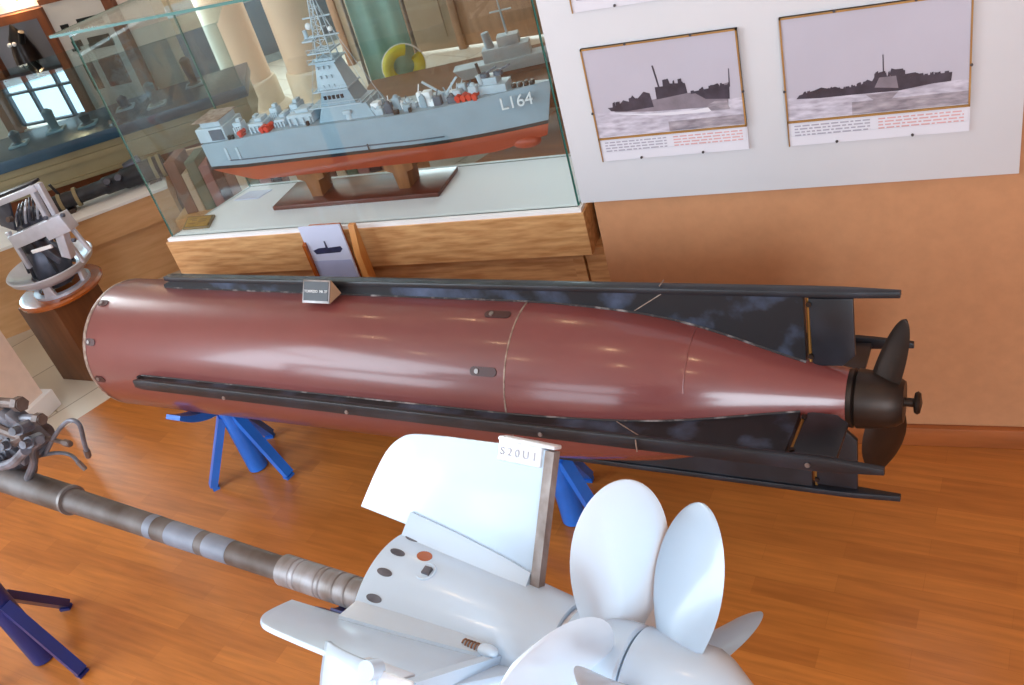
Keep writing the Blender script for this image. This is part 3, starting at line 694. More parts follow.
b = MB(); quad_prism(b, [(-0.008, -0.013), (CL+0.008, -0.013), (CL+0.008, CDp+0.013), (LO.x-0.006, CDp+0.013)], 0.758, 0.770); b.build('deck', 'deck_white', case)
def pane(name, a, c, z0, z1, th=0.006):
    a, c = Vector(a), Vector(c); x = (c-a); L = x.length; x.normalize(); y = Vector((-x.y, x.x, 0))
    b = MB(); b.mi = 0; v = [b.bm.verts.new(a+x*u*L+y*k*th/2+Vector((0, 0, z))) for u in (0, 1) for k in (-1, 1) for z in (z0, z1)]
    for i, mi in (((0, 1, 5, 4), 0), ((2, 6, 7, 3), 0), ((0, 2, 3, 1), 1), ((4, 5, 7, 6), 1), ((0, 4, 6, 2), 1), ((1, 3, 7, 5), 1)):
        b.mi = mi; b._f([v[k] for k in i])
    return b.build(name, ['case_glass', 'edge_green'], case)
mat('edge_green', (54, 112, 104), 0.25, 0, 0.3, var=0.1)
pane('glass_pane', (0.004, 0.004, 0), (CL-0.004, 0.004, 0), 0.770, ZT)
pane('glass_pane', (CL-0.004, 0.010, 0), (CL-0.004, CDp, 0), 0.770, ZT)
pane('glass_pane', (LO.x, CDp-0.004, 0), (CL-0.010, CDp-0.004, 0), 0.770, ZT)
pane('glass_pane', (0.003, 0.010, 0), (LO.x, CDp-0.010, 0), 0.770, ZT)
b = MB(); quad_prism(b, [(-0.02, -0.05), (CL+0.01, -0.05), (CL+0.01, CDp+0.01), (LO.x-0.02, CDp+0.01)], ZT, ZT+0.008); b.build('glass_top', 'case_glass', case)
b = MB()
for p, q in (((-0.02, -0.05), (CL+0.01, -0.05)), ((-0.02, -0.05), (LO.x-0.02, CDp+0.01))):
    b.bar((p[0], p[1], ZT+0.004), (q[0], q[1], ZT+0.004), 0.003, 0.009)
b.build('top_edge', 'edge_green', case, label='green edge of the glass top')

# brass plaque and paper cards lying in the case
t = thing('plaque', 'small brass plaque on a wooden plate in the left corner of the glass case', 'plaque', mw=CM @ Matrix.Translation((0.035, 0.09, 0.770)))
b = MB(); b.prism([(-0.01, -0.045), (0.108, -0.045), (0.075, 0.045), (-0.05, 0.045)], (0, 0, 0.004), (1, 0, 0), (0, 1, 0), 0.008, bev=0.001); b.build('backing', 'plaque_wood', t)
b = MB(); b.prism([(-0.004, -0.036), (0.096, -0.036), (0.068, 0.036), (-0.040, 0.036)], (0, 0, 0.009), (1, 0, 0), (0, 1, 0), 0.002); b.build('plate', 'brass', t)
b = MB()
for i, (x, y, w_) in enumerate(((0.0, 0.016, 0.03), (0.01, 0.004, 0.022), (0.045, 0.012, 0.03), (0.05, -0.004, 0.034), (0.012, -0.016, 0.03))): b.box((x, y, 0.0102), (w_, 0.004, 0.0006))
b.build('engraving', 'plaque_wood', t)
b = MB(); b.prism([(-0.05, -0.035), (0.06, -0.035), (0.085, 0.03), (-0.02, 0.03)], (0.17, 0.285, 0.7715), Vector((1, 0, 0)), Vector((0, 1, 0)), 0.002)
o = b.build('paper_card', 'card_paper'); o.matrix_world = CM; tag(o, 'blue-white paper card lying at the back left of the glass case', 'card')

# ---- ship
SMW = CM @ Matrix.Translation((0.16, 0.235, 0.770))
ship = thing('model_ship', 'grey model warship with red bottom and mast inside the glass case', 'model ship', mw=SMW)
SL = 1.285
b = MB(); b.box((0.535, 0.0, 0.008), (0.66, 0.19, 0.016), bev=0.003); bp = b.build('base_board', 'mahogany', ship)
for x in (0.37, 0.72):
    b = MB()
    b.prism([(-0.055, 0.118), (0.055, 0.118), (0.055, 0.095), (0.028, 0.085), (0.022, 0.024), (-0.022, 0.024), (-0.028, 0.085), (-0.055, 0.095)], (x, 0, -0.010), (1, 0, 0), (0, 0, 1), 0.085, bev=0.003); b.build('cradle', 'cradle_wood', ship)
def beam(u):   # half beam along the length, u=0 stern .. 1 bow
    if u < 0.12: return 0.066+0.012*(u/0.12)
    if u < 0.62: return 0.078
    return 0.078*max(0.0, 1-((u-0.62)/0.38)**2.1)+0.002
def deck_z(u): return 0.262+0.024*min(1.0, max(u, 0)/0.3)+0.024*max(0, (u-0.55)/0.45)**1.6
def hull_strip(name, m, fz0, fz1, k0, k1, n=40, close=True):
    """skin between two heights; k = beam factor at each height"""
    b = MB(); rows = []
    for i in range(n+1):
        u = i/n; rake = 0.035*u**6
        row = []
        for sg in (-1, 1):
            for fz, k, lev in ((fz1, k1, 1), (fz0, k0, 0)):
                z = fz(u); bb = beam(u)*k(u) if callable(k) else beam(u)*k
                x = u*SL*0.985 + rake*(z-0.19)/0.12
                row.append(b.bm.verts.new((x, sg*bb, z)))
        rows.append(row)
    for A, B in zip(rows, rows[1:]):
        b._f((A[0], B[0], B[1], A[1])); b._f((A[2], A[3], B[3], B[2])); b._f((A[0], A[2], B[2], B[0])); b._f((A[1], B[1], B[3], A[3]))
    b._f((rows[0][0], rows[0][1], rows[0][3], rows[0][2])); b._f((rows[-1][0], rows[-1][2], rows[-1][3], rows[-1][1]))
    return b.build(name, m, ship)
wl_ = lambda u: 0.174+0.007*u
hull_strip('hull_topside', 'ship_grey', lambda u: wl_(u)+0.004, deck_z, lambda u: 0.97-0.12*u*u, 1.0)
hull_strip('waterline_stripe', 'ship_black', lambda u: wl_(u)-0.008, lambda u: wl_(u)+0.004, lambda u: 0.965-0.14*u*u, lambda u: 0.975-0.12*u*u)
def keel(u):
    if u < 0.12: return 0.150-0.044*(u/0.12)
    if u > 0.86: return 0.106+0.03*((u-0.86)/0.14)
    return 0.106
hull_strip('hull_bottom', 'ship_red', keel, lambda u: wl_(u)-0.008, lambda u: 0.66-0.3*u*u, lambda u: 0.955-0.14*u*u)
b = MB(); b.sphere((1.175, 0, 0.122), 0.03, (1.7, 0.8, 0.75)); b.build('sonar_dome', 'ship_red', ship)
b = MB(); b.tube([(x*SL, -beam(x)-0.001, 0.198) for x in [0.08+0.05*i for i in range(14)]], 0.0022, 6, 1); b.build('rubbing_strake', 'ship_dark', ship)
text_mesh('hull_number', 'L164', 0.052, 'lettering_white', ship, Matrix.Translation((1.192, -0.042, 0.270)) @ Matrix.Rotation(R(15), 4, 'Z') @ Matrix.Rotation(R(86), 4, 'X'), 0.004)
for x in (0.10, 0.15):
    b = MB(); b.box((x, -beam(x/SL)*0.985-0.002, 0.222), (0.010, 0.003, 0.045), bev=0.001); b.build('hull_fender', 'ship_pale', ship)
b = MB(); b.box((0.66, -0.079, 0.193), (0.004, 0.003, 0.02)); b.build('draft_mark', 'ship_black', ship)
# stern dock block with pale sides
D = lambda x: deck_z(x/SL)
def blk(b, x, y, z, l, w, h, bev=0.002): b.box((x, y, D(x)+z+h/2), (l, w, h), bev=bev)
b = MB(); blk(b, 0.055, 0, 0, 0.12, 0.12, 0.05); blk(b, 0.06, 0.0, 0.05, 0.085, 0.1, 0.022); blk(b, 0.03, -0.045, 0, 0.03, 0.02, 0.03); o = b.build('stern_house', 'ship_pale', ship)
b = MB(); blk(b, 0.08, -0.0605, 0.004, 0.055, 0.004, 0.038, 0); b.build('opening', 'ship_dark', o)
b = MB(); blk(b, 0.05, 0, 0.072, 0.11, 0.125, 0.003, 0.001); b.build('helicopter_deck', 'seam_metal', o)
for x, y, l, w, h in ((0.165, -0.03, 0.035, 0.03, 0.045), (0.24, -0.01, 0.06, 0.07, 0.03), (0.335, 0.0, 0.045, 0.08, 0.025), (0.425, -0.01, 0.10, 0.08, 0.034), (0.20, 0.02, 0.03, 0.04, 0.03), (0.285, 0.03, 0.03, 0.03, 0.05), (0.385, 0.02, 0.03, 0.05, 0.055)):
    b = MB(); blk(b, x, y, 0, l, w, h); blk(b, x+0.005, y, h, l*0.5, w*0.6, 0.012); 
    for k in range(4): blk(b, x-l*0.4+l*0.27*k, y-w/2-0.004, 0, 0.006, 0.006, h*0.7, 0)
    b.build('deck_house', 'ship_pale', ship)
def raft(x, y, n=1):
    for k in range(n):
        b = MB(); p = Vector((x+0.019*k, y, D(x)+0.014)); b.cyl(p-Vector((0, 0.016, 0)), p+Vector((0, 0.016, 0)), 0.009, seg=12); b.box(p-Vector((0, 0, 0.011)), (0.012, 0.026, 0.006)); b.build('life_raft', 'raft_red', ship)
raft(0.275, -0.058, 2); raft(0.295, -0.045, 1); raft(1.01, -0.045, 4); raft(0.18, -0.055, 1)
# bridge tower, funnels and mast
b = MB()
def taper(b, x, y, z, l0, w0, l1, w1, h, dx=0):
    lo = [b.bm.verts.new((x+i*l0/2, y+j*w0/2, z)) for i, j in ((-1, -1), (1, -1), (1, 1), (-1, 1))]
    hi = [b.bm.verts.new((x+dx+i*l1/2, y+j*w1/2, z+h)) for i, j in ((-1, -1), (1, -1), (1, 1), (-1, 1))]
    b._f(lo[::-1]); b._f(hi)
    for k in range(4): b._f((lo[k], lo[(k+1) % 4], hi[(k+1) % 4], hi[k]))
z0 = D(0.5)
taper(b, 0.555, 0, z0, 0.21, 0.115, 0.17, 0.10, 0.045); taper(b, 0.535, 0, z0+0.045, 0.135, 0.09, 0.10, 0.08, 0.05, 0.0)
tw = b.build('bridge_tower', 'ship_grey', ship, sharp=20)
b = MB(); taper(b, 0.53, 0, z0+0.095, 0.115, 0.075, 0.062, 0.05, 0.10, -0.004); 
for zz in (0.11, 0.14, 0.17):
    for k in range(3): b.box((0.50+0.02*k, -0.036+0.0016*(zz-0.11)*100*0.25, z0+zz), (0.006, 0.006, 0.010))
b.build('funnel_tower', 'ship_pale', tw, sharp=20)
for zz, l in ((0.045, 0.20), (0.095, 0.13), (0.185, 0.10), (0.215, 0.085)):
    b = MB(); b.box((0.525, 0, z0+zz+0.002), (l, 0.115-0.2*zz, 0.004))
    for k in range(6): b.cyl((0.525-l/2+l*k/5, -(0.057-0.1*zz), z0+zz), (0.525-l/2+l*k/5, -(0.057-0.1*zz), z0+zz+0.016), 0.0011, seg=5)
    b.bar((0.525-l/2, -(0.057-0.1*zz), z0+zz+0.016), (0.525+l/2, -(0.057-0.1*zz), z0+zz+0.016), 0.0014, 0.0014); b.build('platform', 'ship_pale', tw)
for k in range(5):
    b = MB(); b.box((0.495+0.016*k, -0.0435, z0+0.075), (0.009, 0.004, 0.012)); b.build('bridge_window', 'ship_black', tw)
b = MB()
mz = z0+0.19
for sx_, sy_ in ((-1, -1), (1, -1), (1, 1), (-1, 1)): b.cyl((0.53+sx_*0.028, sy_*0.022, mz), (0.545+sx_*0.008, sy_*0.007, mz+0.19), 0.0022, seg=6)
for k in range(7):
    q = k/6; hx, hy, cx = 0.028-0.02*q, 0.022-0.015*q, 0.53+0.015*q; zz = mz+0.19*q
    for (a1, b1), (a2, b2) in (((-1, -1), (1, -1)), ((1, -1), (1, 1)), ((1, 1), (-1, 1)), ((-1, 1), (-1, -1))):
        b.bar((cx+a1*hx, b1*hy, zz), (cx+a2*hx, b2*hy, zz), 0.0018, 0.0018)
    if k < 6: b.bar((cx-hx, -hy, zz), (cx+hx*0.8, -hy*0.8, zz+0.19/6), 0.0016, 0.0016); b.bar((cx+hx, -hy, zz), (cx-hx*0.8, -hy*0.8, zz+0.19/6), 0.0016, 0.0016)
b.cyl((0.545, 0, mz+0.18), (0.55, 0, mz+0.29), 0.002, 0.0012, seg=6)
ms = b.build('mast', 'ship_pale', ship)
b = MB(); b.box((0.535, 0, mz+0.07), (0.13, 0.006, 0.004)); b.box((0.54, 0, mz+0.13), (0.10, 0.005, 0.004)); b.box((0.495, 0, mz+0.066), (0.04, 0.06, 0.005)); b.cyl((0.48, 0, mz+0.07), (0.48, 0, mz+0.095), 0.007, seg=8); b.build('yard', 'ship_pale', ms)
b = MB(); b.box((0.555, 0, mz+0.205), (0.055, 0.012, 0.016), Matrix.Rotation(0.4, 3, 'Z')); b.cyl((0.547, 0, mz+0.185), (0.547, 0, mz+0.20), 0.012, seg=12); b.build('radar', 'ship_dark', ms)
b = MB(); b.sphere((0.50, 0, mz+0.105), 0.011); b.sphere((0.58, -0.01, mz+0.09), 0.008); b.build('radome', 'deck_white', ms)
b = MB()
for x0_, x1_ in ((0.548, 0.70), (0.546, 0.42), (0.56, 0.66)): b.cyl((x0_, 0, mz+0.17), (x1_, -0.03, D(x1_)+0.03), 0.0008, seg=4)
b.build('rigging', 'ship_pale', ms)
tw.location.x = 0.05; ms.location.x = 0.05
for x, y, h, fl in ((0.715, -0.035, 0.038, 1), (0.615, -0.05, 0.03, 0), (0.90, -0.03, 0.045, 1)):
    b = MB(); b.cyl((x, y, D(x)), (x, y, D(x)+h*0.6), 0.014, 0.011, 12); b.box((x, y, D(x)+h*0.8), (0.03, 0.028, h*0.45), bev=0.003); b.build('winch', 'deck_white' if fl else 'ship_pale', ship)
rnd = random.Random(4)
for i in range(34):                     # clutter of fittings along the foredeck
    x = 0.71+0.0115*i+rnd.uniform(-0.008, 0.008); y = rnd.uniform(-0.05, -0.01)*(beam(x/SL)/0.078)
    b = MB(); h = rnd.uniform(0.014, 0.044); l = rnd.uniform(0.014, 0.030)
    blk(b, x, y, 0, l, rnd.uniform(0.012, 0.026), h, 0.0015)
    if i % 2: b.cyl((x, y, D(x)+h), (x+rnd.uniform(-0.01, 0.01), y, D(x)+h+rnd.uniform(0.01, 0.03)), 0.002, seg=6)
    else: b.sphere((x, y, D(x)+h), l*0.35, u=10, v=6)
    b.build('deck_fitting', ('ship_pale', 'ship_grey', 'ship_pale', 'deck_white', 'ship_dark')[i % 5], ship)
for x in (0.79, 0.80, 0.845, 0.46, 0.13, 0.145):
    b = MB(); b.box((x, -0.066*beam(x/SL)/0.078, D(x)+0.007), (0.009, 0.010, 0.014), bev=0.001); b.build('bollard', 'ship_black', ship)
for x, sx_ in ((0.585, 1), (0.945, -1), (0.965, 1)):     # cranes and derricks
    b = MB(); p = Vector((x, -0.02, D(x))); b.cyl(p, p+Vector((0, 0, 0.03)), 0.006, seg=8); b.bar(p+Vector((0, 0, 0.028)), p+Vector((0.05*sx_, -0.012, 0.075)), 0.006, 0.006); b.build('derrick', 'ship_pale', ship)
b = MB(); x = 1.115
blk(b, x, 0, 0, 0.10, 0.06, 0.026); blk(b, x-0.008, 0, 0.026, 0.06, 0.045, 0.022); b.cyl((x-0.03, -0.02, D(x)+0.03), (x-0.035, -0.02, D(x)+0.06), 0.008, seg=8); b.build('forward_house', 'ship_pale', ship)
for x in (1.10, 1.145):
    b = MB(); p = Vector((x, -0.012, D(x)+0.05)); b.lathe([(0, 0.016), (0.012, 0.014), (0.018, 0.0)], p, (0, 0, 1), 12); b.bar(p+Vector((0, -0.004, 0.010)), p+Vector((0.045, -0.006, 0.028)), 0.004, 0.004); b.build('gun', 'ship_dark', ship)
b = MB(); b.tube([(1.085, -0.01, D(1.08)+0.055), (1.08, -0.01, D(1.08)+0.095)], 0.005, 8, 1); b.build('pennant_staff', 'ship_black', ship)
for k in range(4):
    b = MB(); x = 1.185+0.02*k; b.box((x, -0.012, D(x)+0.007), (0.013, 0.018, 0.014), bev=0.002); b.build('anchor_winch', 'ship_black', ship)
b = MB(); b.box((0.055, 0, 0.145), (0.03, 0.004, 0.05)); b.build('ship_rudder', 'ship_red', ship)
b = MB(); b.cyl((0.04, -0.035, 0.14), (0.24, -0.035, 0.15), 0.003, seg=6); b.build('propeller_shaft', 'bronze_prop', ship)

# information card on a pine stand in front of the plinth
t = thing('information_stand', 'printed card with a ship picture on a pine stand between torpedo and plinth', 'sign', loc=(-1.76, 2.235, 0))
b = MB(); b.box((0.075, 0.0, 0.01), (0.10, 0.04, 0.02)); b.box((0.01, 0.018, 0.40), (0.12, 0.014, 0.80)); b.build('back_board', 'varnished_wood', t)
b = MB(); b.prism([(-0.02, 0.0), (0.018, 0.0), (0.018, 0.80), (0.004, 0.80), (-0.02, 0.70)], (0.120, 0.0, 0.0), (0, 1, 0), (0, 0, 1), 0.022); b.build('side_piece', 'pine', t)
b = MB(); b.prism([(-0.012, 0.0), (0.018, 0.0), (0.018, 0.76), (-0.012, 0.74)], (-0.078, 0.0, 0.0), (0, 1, 0), (0, 0, 1), 0.012); b.build('side_piece', 'varnished_wood', t)
b = MB(); b.mi = 0; b.box((0.0, 0.003, 0.685), (0.160, 0.006, 0.240)); b.mi = 1; b.box((0.0, -0.0006, 0.625), (0.150, 0.001, 0.10)); b.mi = 2
b.prism([(-0.052, 0.0), (-0.045, -0.014), (0.05, -0.010), (0.062, 0.002), (0.058, 0.012), (0.03, 0.010), (0.008, 0.008), (0.006, 0.034), (0.002, 0.034), (0.0, 0.010), (-0.03, 0.008)], (-0.004, -0.0012, 0.715), (1, 0, 0), (0, 0, 1), 0.001)
b.build('card', ['card_paper', 'card_lilac', 'card_ink'], t)

# ================================================================= PANEL AND FRAMED PHOTOGRAPHS
PX0, PX1, PZ0, PZ1 = -0.83, 0.235, 0.858, 2.3
b = MB(); b.box(((PX0+PX1)/2, WALLY-0.008, (PZ0+PZ1)/2), (PX1-PX0, 0.0155, PZ1-PZ0), bev=0.001)
o = b.build('notice_board', 'panel_white'); tag(o, 'large white board on the orange wall carrying the framed ship photographs', 'board')
PY = WALLY-0.016
def rect(b, x0, x1, z0, z1, y, mi):
    b.mi = mi; b.box(((x0+x1)/2, y, (z0+z1)/2), (x1-x0, 0.0008, z1-z0))
def picture(label, x0, x1, z0, z1, zc, draw, seed):
    t = thing('framed_photograph', label, 'picture', loc=((x0+x1)/2, PY, z0)); o = Vector(((x0+x1)/2, 0, z0)); w = x1-x0; h = z1-z0; zc -= z0
    b = MB(); b.box((0, -0.004, h/2), (w, 0.008, h)); b.build('backing', 'caption_paper', t)
    b = MB(); f = 0.0038
    for cx, cz, sx_, sz in ((-w/2+f/2, (h+zc)/2, f, h-zc), (w/2-f/2, (h+zc)/2, f, h-zc), (0, h-f/2, w, f), (0, zc, w, f*1.3), (-w/2+f*0.35, zc/2, f*0.7, zc)):
        b.box((cx, -0.006, cz), (sx_, 0.012, sz))
    b.build('frame', 'gilt_frame', t)
    b = MB(); draw(b, w, h, zc); b.build('photograph', ['photo_sky', 'photo_sea', 'photo_sea_dark', 'photo_dark', 'photo_hull', 'caption_paper'], t)
    b = MB(); rn = random.Random(seed); b.mi = 0
    rect(b, -w/2+0.008, w/2-0.004, 0.026, zc-0.006, -0.0088, 0)
    for r in range(4):
        z = zc-0.012-r*0.0078
        for sd, mi in ((-1, 1), (1, 2)):
            x = -w/2+0.016 if sd < 0 else 0.006
            e = -0.012 if sd < 0 else w/2-0.012
            while x < e:
                l = rn.uniform(0.006, 0.02); rect(b, x, min(x+l, e), z-0.0016, z+0.0016, -0.0095, mi); x += l+0.004
    b.build('caption', ['caption_paper', 'caption_ink', 'caption_red'], t)
    b = MB(); b.box((0, -0.0085, 0.013), (w-0.004, 0.001, 0.024)); b.build('bottom_strip', 'caption_paper', t)
    for x, z in ((-w*0.2, h), (w*0.22, h), (-w*0.22, 0.004), (w*0.2, 0.004), (-w/2, h*0.45), (w/2, h*0.5)):
        b = MB(); b.lathe([(0, 0.0035), (0.003, 0.003), (0.0035, 0)], (x, -0.011, z), (0, -1, 0), 10); b.build('pin', 'nail_dark', t)
    return t
def P(b, pts, y, mi):
    z0 = HZ[0]
    b.mi = mi; b.prism([(p[0], z0+(p[1]-z0)*HZ[1]) for p in pts], (0, y, 0), (1, 0, 0), (0, 0, 1), 0.0006)
HZ = [0.0, 1.0]
def draw1(b, w, h, zc):
    hz = zc+0.073; HZ[0], HZ[1] = hz, 1.0
    rect(b, -w/2+0.004, w/2-0.004, hz, h-0.004, -0.0088, 0); rect(b, -w/2+0.004, w/2-0.004, zc+0.004, hz, -0.0088, 1); rect(b, 0.0, w/2-0.004, zc+0.004, zc+0.03, -0.0090, 2)
    z = hz
    P(b, [(-0.145, z+0.008), (-0.13, z-0.004), (-0.03, z-0.012), (0.10, z-0.016), (0.152, z-0.012), (0.160, z+0.042), (0.10, z+0.028), (0.03, z+0.024), (-0.02, z+0.020)], -0.0094, 4)
    P(b, [(-0.148, z+0.010), (-0.12, z+0.010), (-0.105, z+0.026), (-0.09, z+0.02), (-0.08, z+0.036), (-0.07, z+0.024), (-0.05, z+0.042), (-0.035, z+0.036), (-0.03, z+0.0), (-0.10, z-0.004), (-0.14, z-0.0)], -0.0100, 3)
    P(b, [(0.07, z+0.028), (0.155, z+0.036), (0.160, z+0.044), (0.157, z+0.0), (0.10, z+0.006)], -0.0100, 3)
    P(b, [(-0.02, z+0.018), (-0.02, z+0.05), (0.0, z+0.05), (0.002, z+0.065), (0.015, z+0.068), (0.018, z+0.055), (0.055, z+0.052), (0.058, z+0.026)], -0.0098, 3)
    P(b, [(-0.012, z+0.05), (-0.008, z+0.05), (-0.016, z+0.105), (-0.02, z+0.105)], -0.0098, 3)
    P(b, [(0.158, z+0.03), (0.161, z+0.03), (0.163, z+0.075), (0.161, z+0.075)], -0.0098, 3)
    P(b, [(-0.145, z-0.005), (-0.05, z-0.016), (0.06, z-0.02), (0.15, z-0.012), (0.158, z-0.02), (0.10, z-0.028), (0.0, z-0.026), (-0.10, z-0.014)], -0.0102, 5)
    P(b, [(0.10, z-0.012), (0.12, z-0.002), (0.15, z-0.004), (0.155, z-0.026), (0.11, z-0.026)], -0.0104, 2)
def draw2(b, w, h, zc):
    hz = zc+0.062; HZ[0], HZ[1] = hz, 0.85
    rect(b, -w/2+0.004, w/2-0.004, hz, h-0.004, -0.0088, 0); rect(b, -w/2+0.004, w/2-0.004, zc+0.004, hz, -0.0088, 1); rect(b, -0.05, w/2-0.004, zc+0.004, zc+0.035, -0.0090, 2)
    z = hz
    P(b, [(-0.172, z-0.006), (-0.165, z+0.004), (-0.13, z+0.014), (-0.115, z+0.020), (-0.10, z+0.014), (-0.085, z+0.018), (-0.07, z+0.010), (-0.03, z+0.014), (-0.015, z+0.028), (-0.005, z+0.022), (0.005, z+0.044), (0.02, z+0.040), (0.03, z+0.03), (0.036, z+0.052), (0.044, z+0.048), (0.06, z+0.048), (0.064, z+0.032), (0.085, z+0.034), (0.105, z+0.022), (0.16, z+0.024), (0.158, z+0.0), (0.12, z-0.002), (0.05, z-0.012), (-0.05, z-0.010), (-0.12, z-0.010)], -0.0096, 3)
    P(b, [(0.018, z+0.04), (0.0205, z+0.04), (0.020, z+0.092), (0.018, z+0.092)], -0.0098, 3)
    P(b, [(0.0, z+0.004), (0.01, z+0.030), (0.045, z+0.034), (0.05, z-0.004)], -0.0100, 4)
    P(b, [(-0.02, z-0.014), (0.05, z-0.014), (0.03, z-0.040), (0.0, z-0.034)], -0.0094, 2)
def bits(b, h0, h1, x0, x1, n, zf, y, mi, seed):
    rn = random.Random(seed); b.mi = mi
    for i in range(n):
        x = rn.uniform(x0, x1); w_ = rn.uniform(0.003, 0.012); h = rn.uniform(h0, h1); z = zf(x)
        b.prism([(x-w_/2, z-0.004), (x+w_/2, z-0.004), (x+w_/2*rn.uniform(0.3, 1), z+h), (x-w_/2*rn.uniform(0.3, 1), z+h*rn.uniform(0.7, 1))], (0, y-i*1e-5, 0), (1, 0, 0), (0, 0, 1), 0.0003)
_d1, _d2 = draw1, draw2
def draw1(b, w, h, zc):
    _d1(b, w, h, zc); z = HZ[0]
    bits(b, 0.004, 0.014, -0.135, -0.035, 14, lambda x: z+0.010+0.2*(x+0.135), -0.0104, 3, 1); bits(b, 0.006, 0.018, -0.018, 0.05, 10, lambda x: z+0.050, -0.0104, 3, 2)
    bits(b, 0.003, 0.008, 0.07, 0.155, 16, lambda x: z+0.027+0.12*(x-0.07), -0.0104, 3, 3)
def draw2(b, w, h, zc):
    _d2(b, w, h, zc); z = HZ[0]
    bits(b, 0.003, 0.009, -0.16, -0.02, 26, lambda x: z+0.004+0.06*(x+0.16), -0.0102, 3, 4); bits(b, 0.005, 0.012, 0.004, 0.06, 12, lambda x: z+0.030, -0.0102, 3, 5)
    bits(b, 0.003, 0.008, 0.068, 0.15, 14, lambda x: z+0.018, -0.0102, 3, 6)
picture('framed photo of a ship facing right through choppy waves, left of the two', -0.742, -0.362, 0.981, 1.285, 1.045, draw1, 3)
picture('framed photo of a long dark ship on calm water, right of the two', -0.267, 0.128, 0.979, 1.294, 1.042, draw2, 5)
picture('framed photo cut by the top edge above the choppy-sea ship picture', -0.742, -0.36, 1.375, 1.69, 1.44, draw1, 9)

# ================================================================= LEFT: PEDESTAL WITH GYROSCOPE
pc = Vector((-3.47, 2.545, 0))
t = thing('pedestal', 'brown wooden pedestal with round varnished top under the silver gyroscope', 'pedestal', loc=pc)
PH = 0.40
rz = Matrix.Rotation(R(-4), 3, 'Z')
b = MB(); b.box((-0.02, -0.02, PH/2), (0.245, 0.25, PH), rz, bev=0.004); b.build('body', 'oak_dark', t)
b = MB(); b.lathe([(PH, 0.0), (PH, 0.175), (PH+0.006, 0.185), (PH+0.018, 0.188), (PH+0.026, 0.180), (PH+0.028, 0.165), (PH+0.028, 0)], (0.0, 0.0, 0), (0, 0, 1), 48); b.build('round_top', 'varnished_wood', t)
gz = PH+0.028
g = thing('gyroscope', 'silver gyroscope instrument in an open frame on the round wooden pedestal', 'instrument', loc=pc+Vector((0.022, 0.0, gz)))
b = MB(); b.lathe([(0, 0.125), (0.012, 0.125), (0.014, 0.10), (0.0, 0.10)], seg=40, caps=False); b.build('base_ring', 'silver_paint', g)
for k in range(4):
    an = R(20)+k*PI/2; d = Vector((math.cos(an), math.sin(an), 0)); b = MB(); b.prism([(-0.03, 0), (0.03, 0), (0.018, 0.05), (0.022, 0.08), (-0.022, 0.08), (-0.018, 0.05)], d*0.112, Vector((-d.y, d.x, 0)), Vector((0, 0, 1)), 0.018, bev=0.003); b.build('foot', 'silver_paint', g)
b = MB(); b.lathe([(0.060, 0.10), (0.066, 0.140), (0.095, 0.180), (0.118, 0.190), (0.122, 0.186), (0.118, 0.172), (0.100, 0.150), (0.080, 0.10)], seg=48, caps=False); b.build('bowl_ring', 'silver_paint', g)
b = MB(); b.lathe([(0.02, 0.06), (0.09, 0.085), (0.18, 0.07), (0.25, 0.03), (0.25, 0)], seg=24); b.build('rotor_housing', 'silver_dark', g)
for k in range(6):
    an = k*PI/3+0.5; d = Vector((math.cos(an), math.sin(an), 0)); b = MB(); b.cyl(d*0.10+Vector((0, 0, 0.10)), d*0.085+Vector((0, 0, 0.22)), 0.008, seg=8); b.build('strut', 'gun_black', g)
def gq(x, y, off):                 # point of the instrument on a plane facing the room, off metres from its centre
    return on_plane(x, y, pc+Vector((0, off, 0)), Vector((0, 1, 0))) - (pc+Vector((0.022, 0, gz)))
def gbar(nm, a_, b_, off, w_, h_, m='silver_paint', bev=0.003):
    p_, q_ = gq(a_[0], a_[1], off), gq(b_[0], b_[1], off); x_ = (q_-p_); L_ = x_.length; x_.normalize(); y_ = Vector((0, 1, 0)); z_ = x_.cross(y_)
    b = MB(); b.box((p_+q_)/2, (L_, w_, h_), Matrix((x_, y_, z_)).transposed(), bev=bev); return b.build(nm, m, g)
gbar('cross_bar', (14, 242), (50, 226), -0.11, 0.03, 0.058)
tb_ = gbar('terminal_box', (47, 230), (69, 220), -0.12, 0.05, 0.075)
gbar('upright', (60, 228), (69, 256), -0.115, 0.034, 0.048)
gbar('upright', (30, 186), (50, 222), -0.09, 0.022, 0.022); gbar('upright', (38, 183), (58, 218), -0.085, 0.022, 0.026)
gbar('top_bar', (-12, 207), (37, 187), -0.09, 0.026, 0.026)
gbar('rail_edge', (-10, 199), (36, 181), -0.06, 0.04, 0.012, 'gun_black')
gbar('upright', (8, 232), (30, 268), -0.10, 0.018, 0.020); gbar('brace', (70, 226), (90, 250), -0.08, 0.012, 0.022)
gbar('brace', (62, 232), (84, 262), -0.02, 0.014, 0.016)
gbar('side_plate', (2, 200), (9, 228), -0.03, 0.012, 0.075, 'silver_dark')
gbar('cross_bar', (18, 230), (52, 213), -0.02, 0.02, 0.03, 'silver_dark')
gbar('lever', (32, 252), (52, 246), -0.11, 0.008, 0.016, 'deck_white')
gbar('strap', (40, 248), (60, 262), -0.06, 0.01, 0.03, 'silver_dark'); gbar('strap', (22, 250), (34, 246), -0.07, 0.01, 0.05, 'gun_black')
for k in range(7):
    p_ = [gq(18+4*k, 226-1.5*k, -0.05), gq(17+4*k, 214-2*k, -0.07), gq(20+3.2*k, 204-2*k, -0.03)]
    b = MB(); b.tube(p_, 0.005, 6, 4); b.build('wire', ('silver_dark', 'gun_black', 'silver_paint')[k % 3], g)
b = MB(); b.sphere(gq(28, 218, 0.0), 0.05); b.build('rotor_cap', 'silver_dark', g)
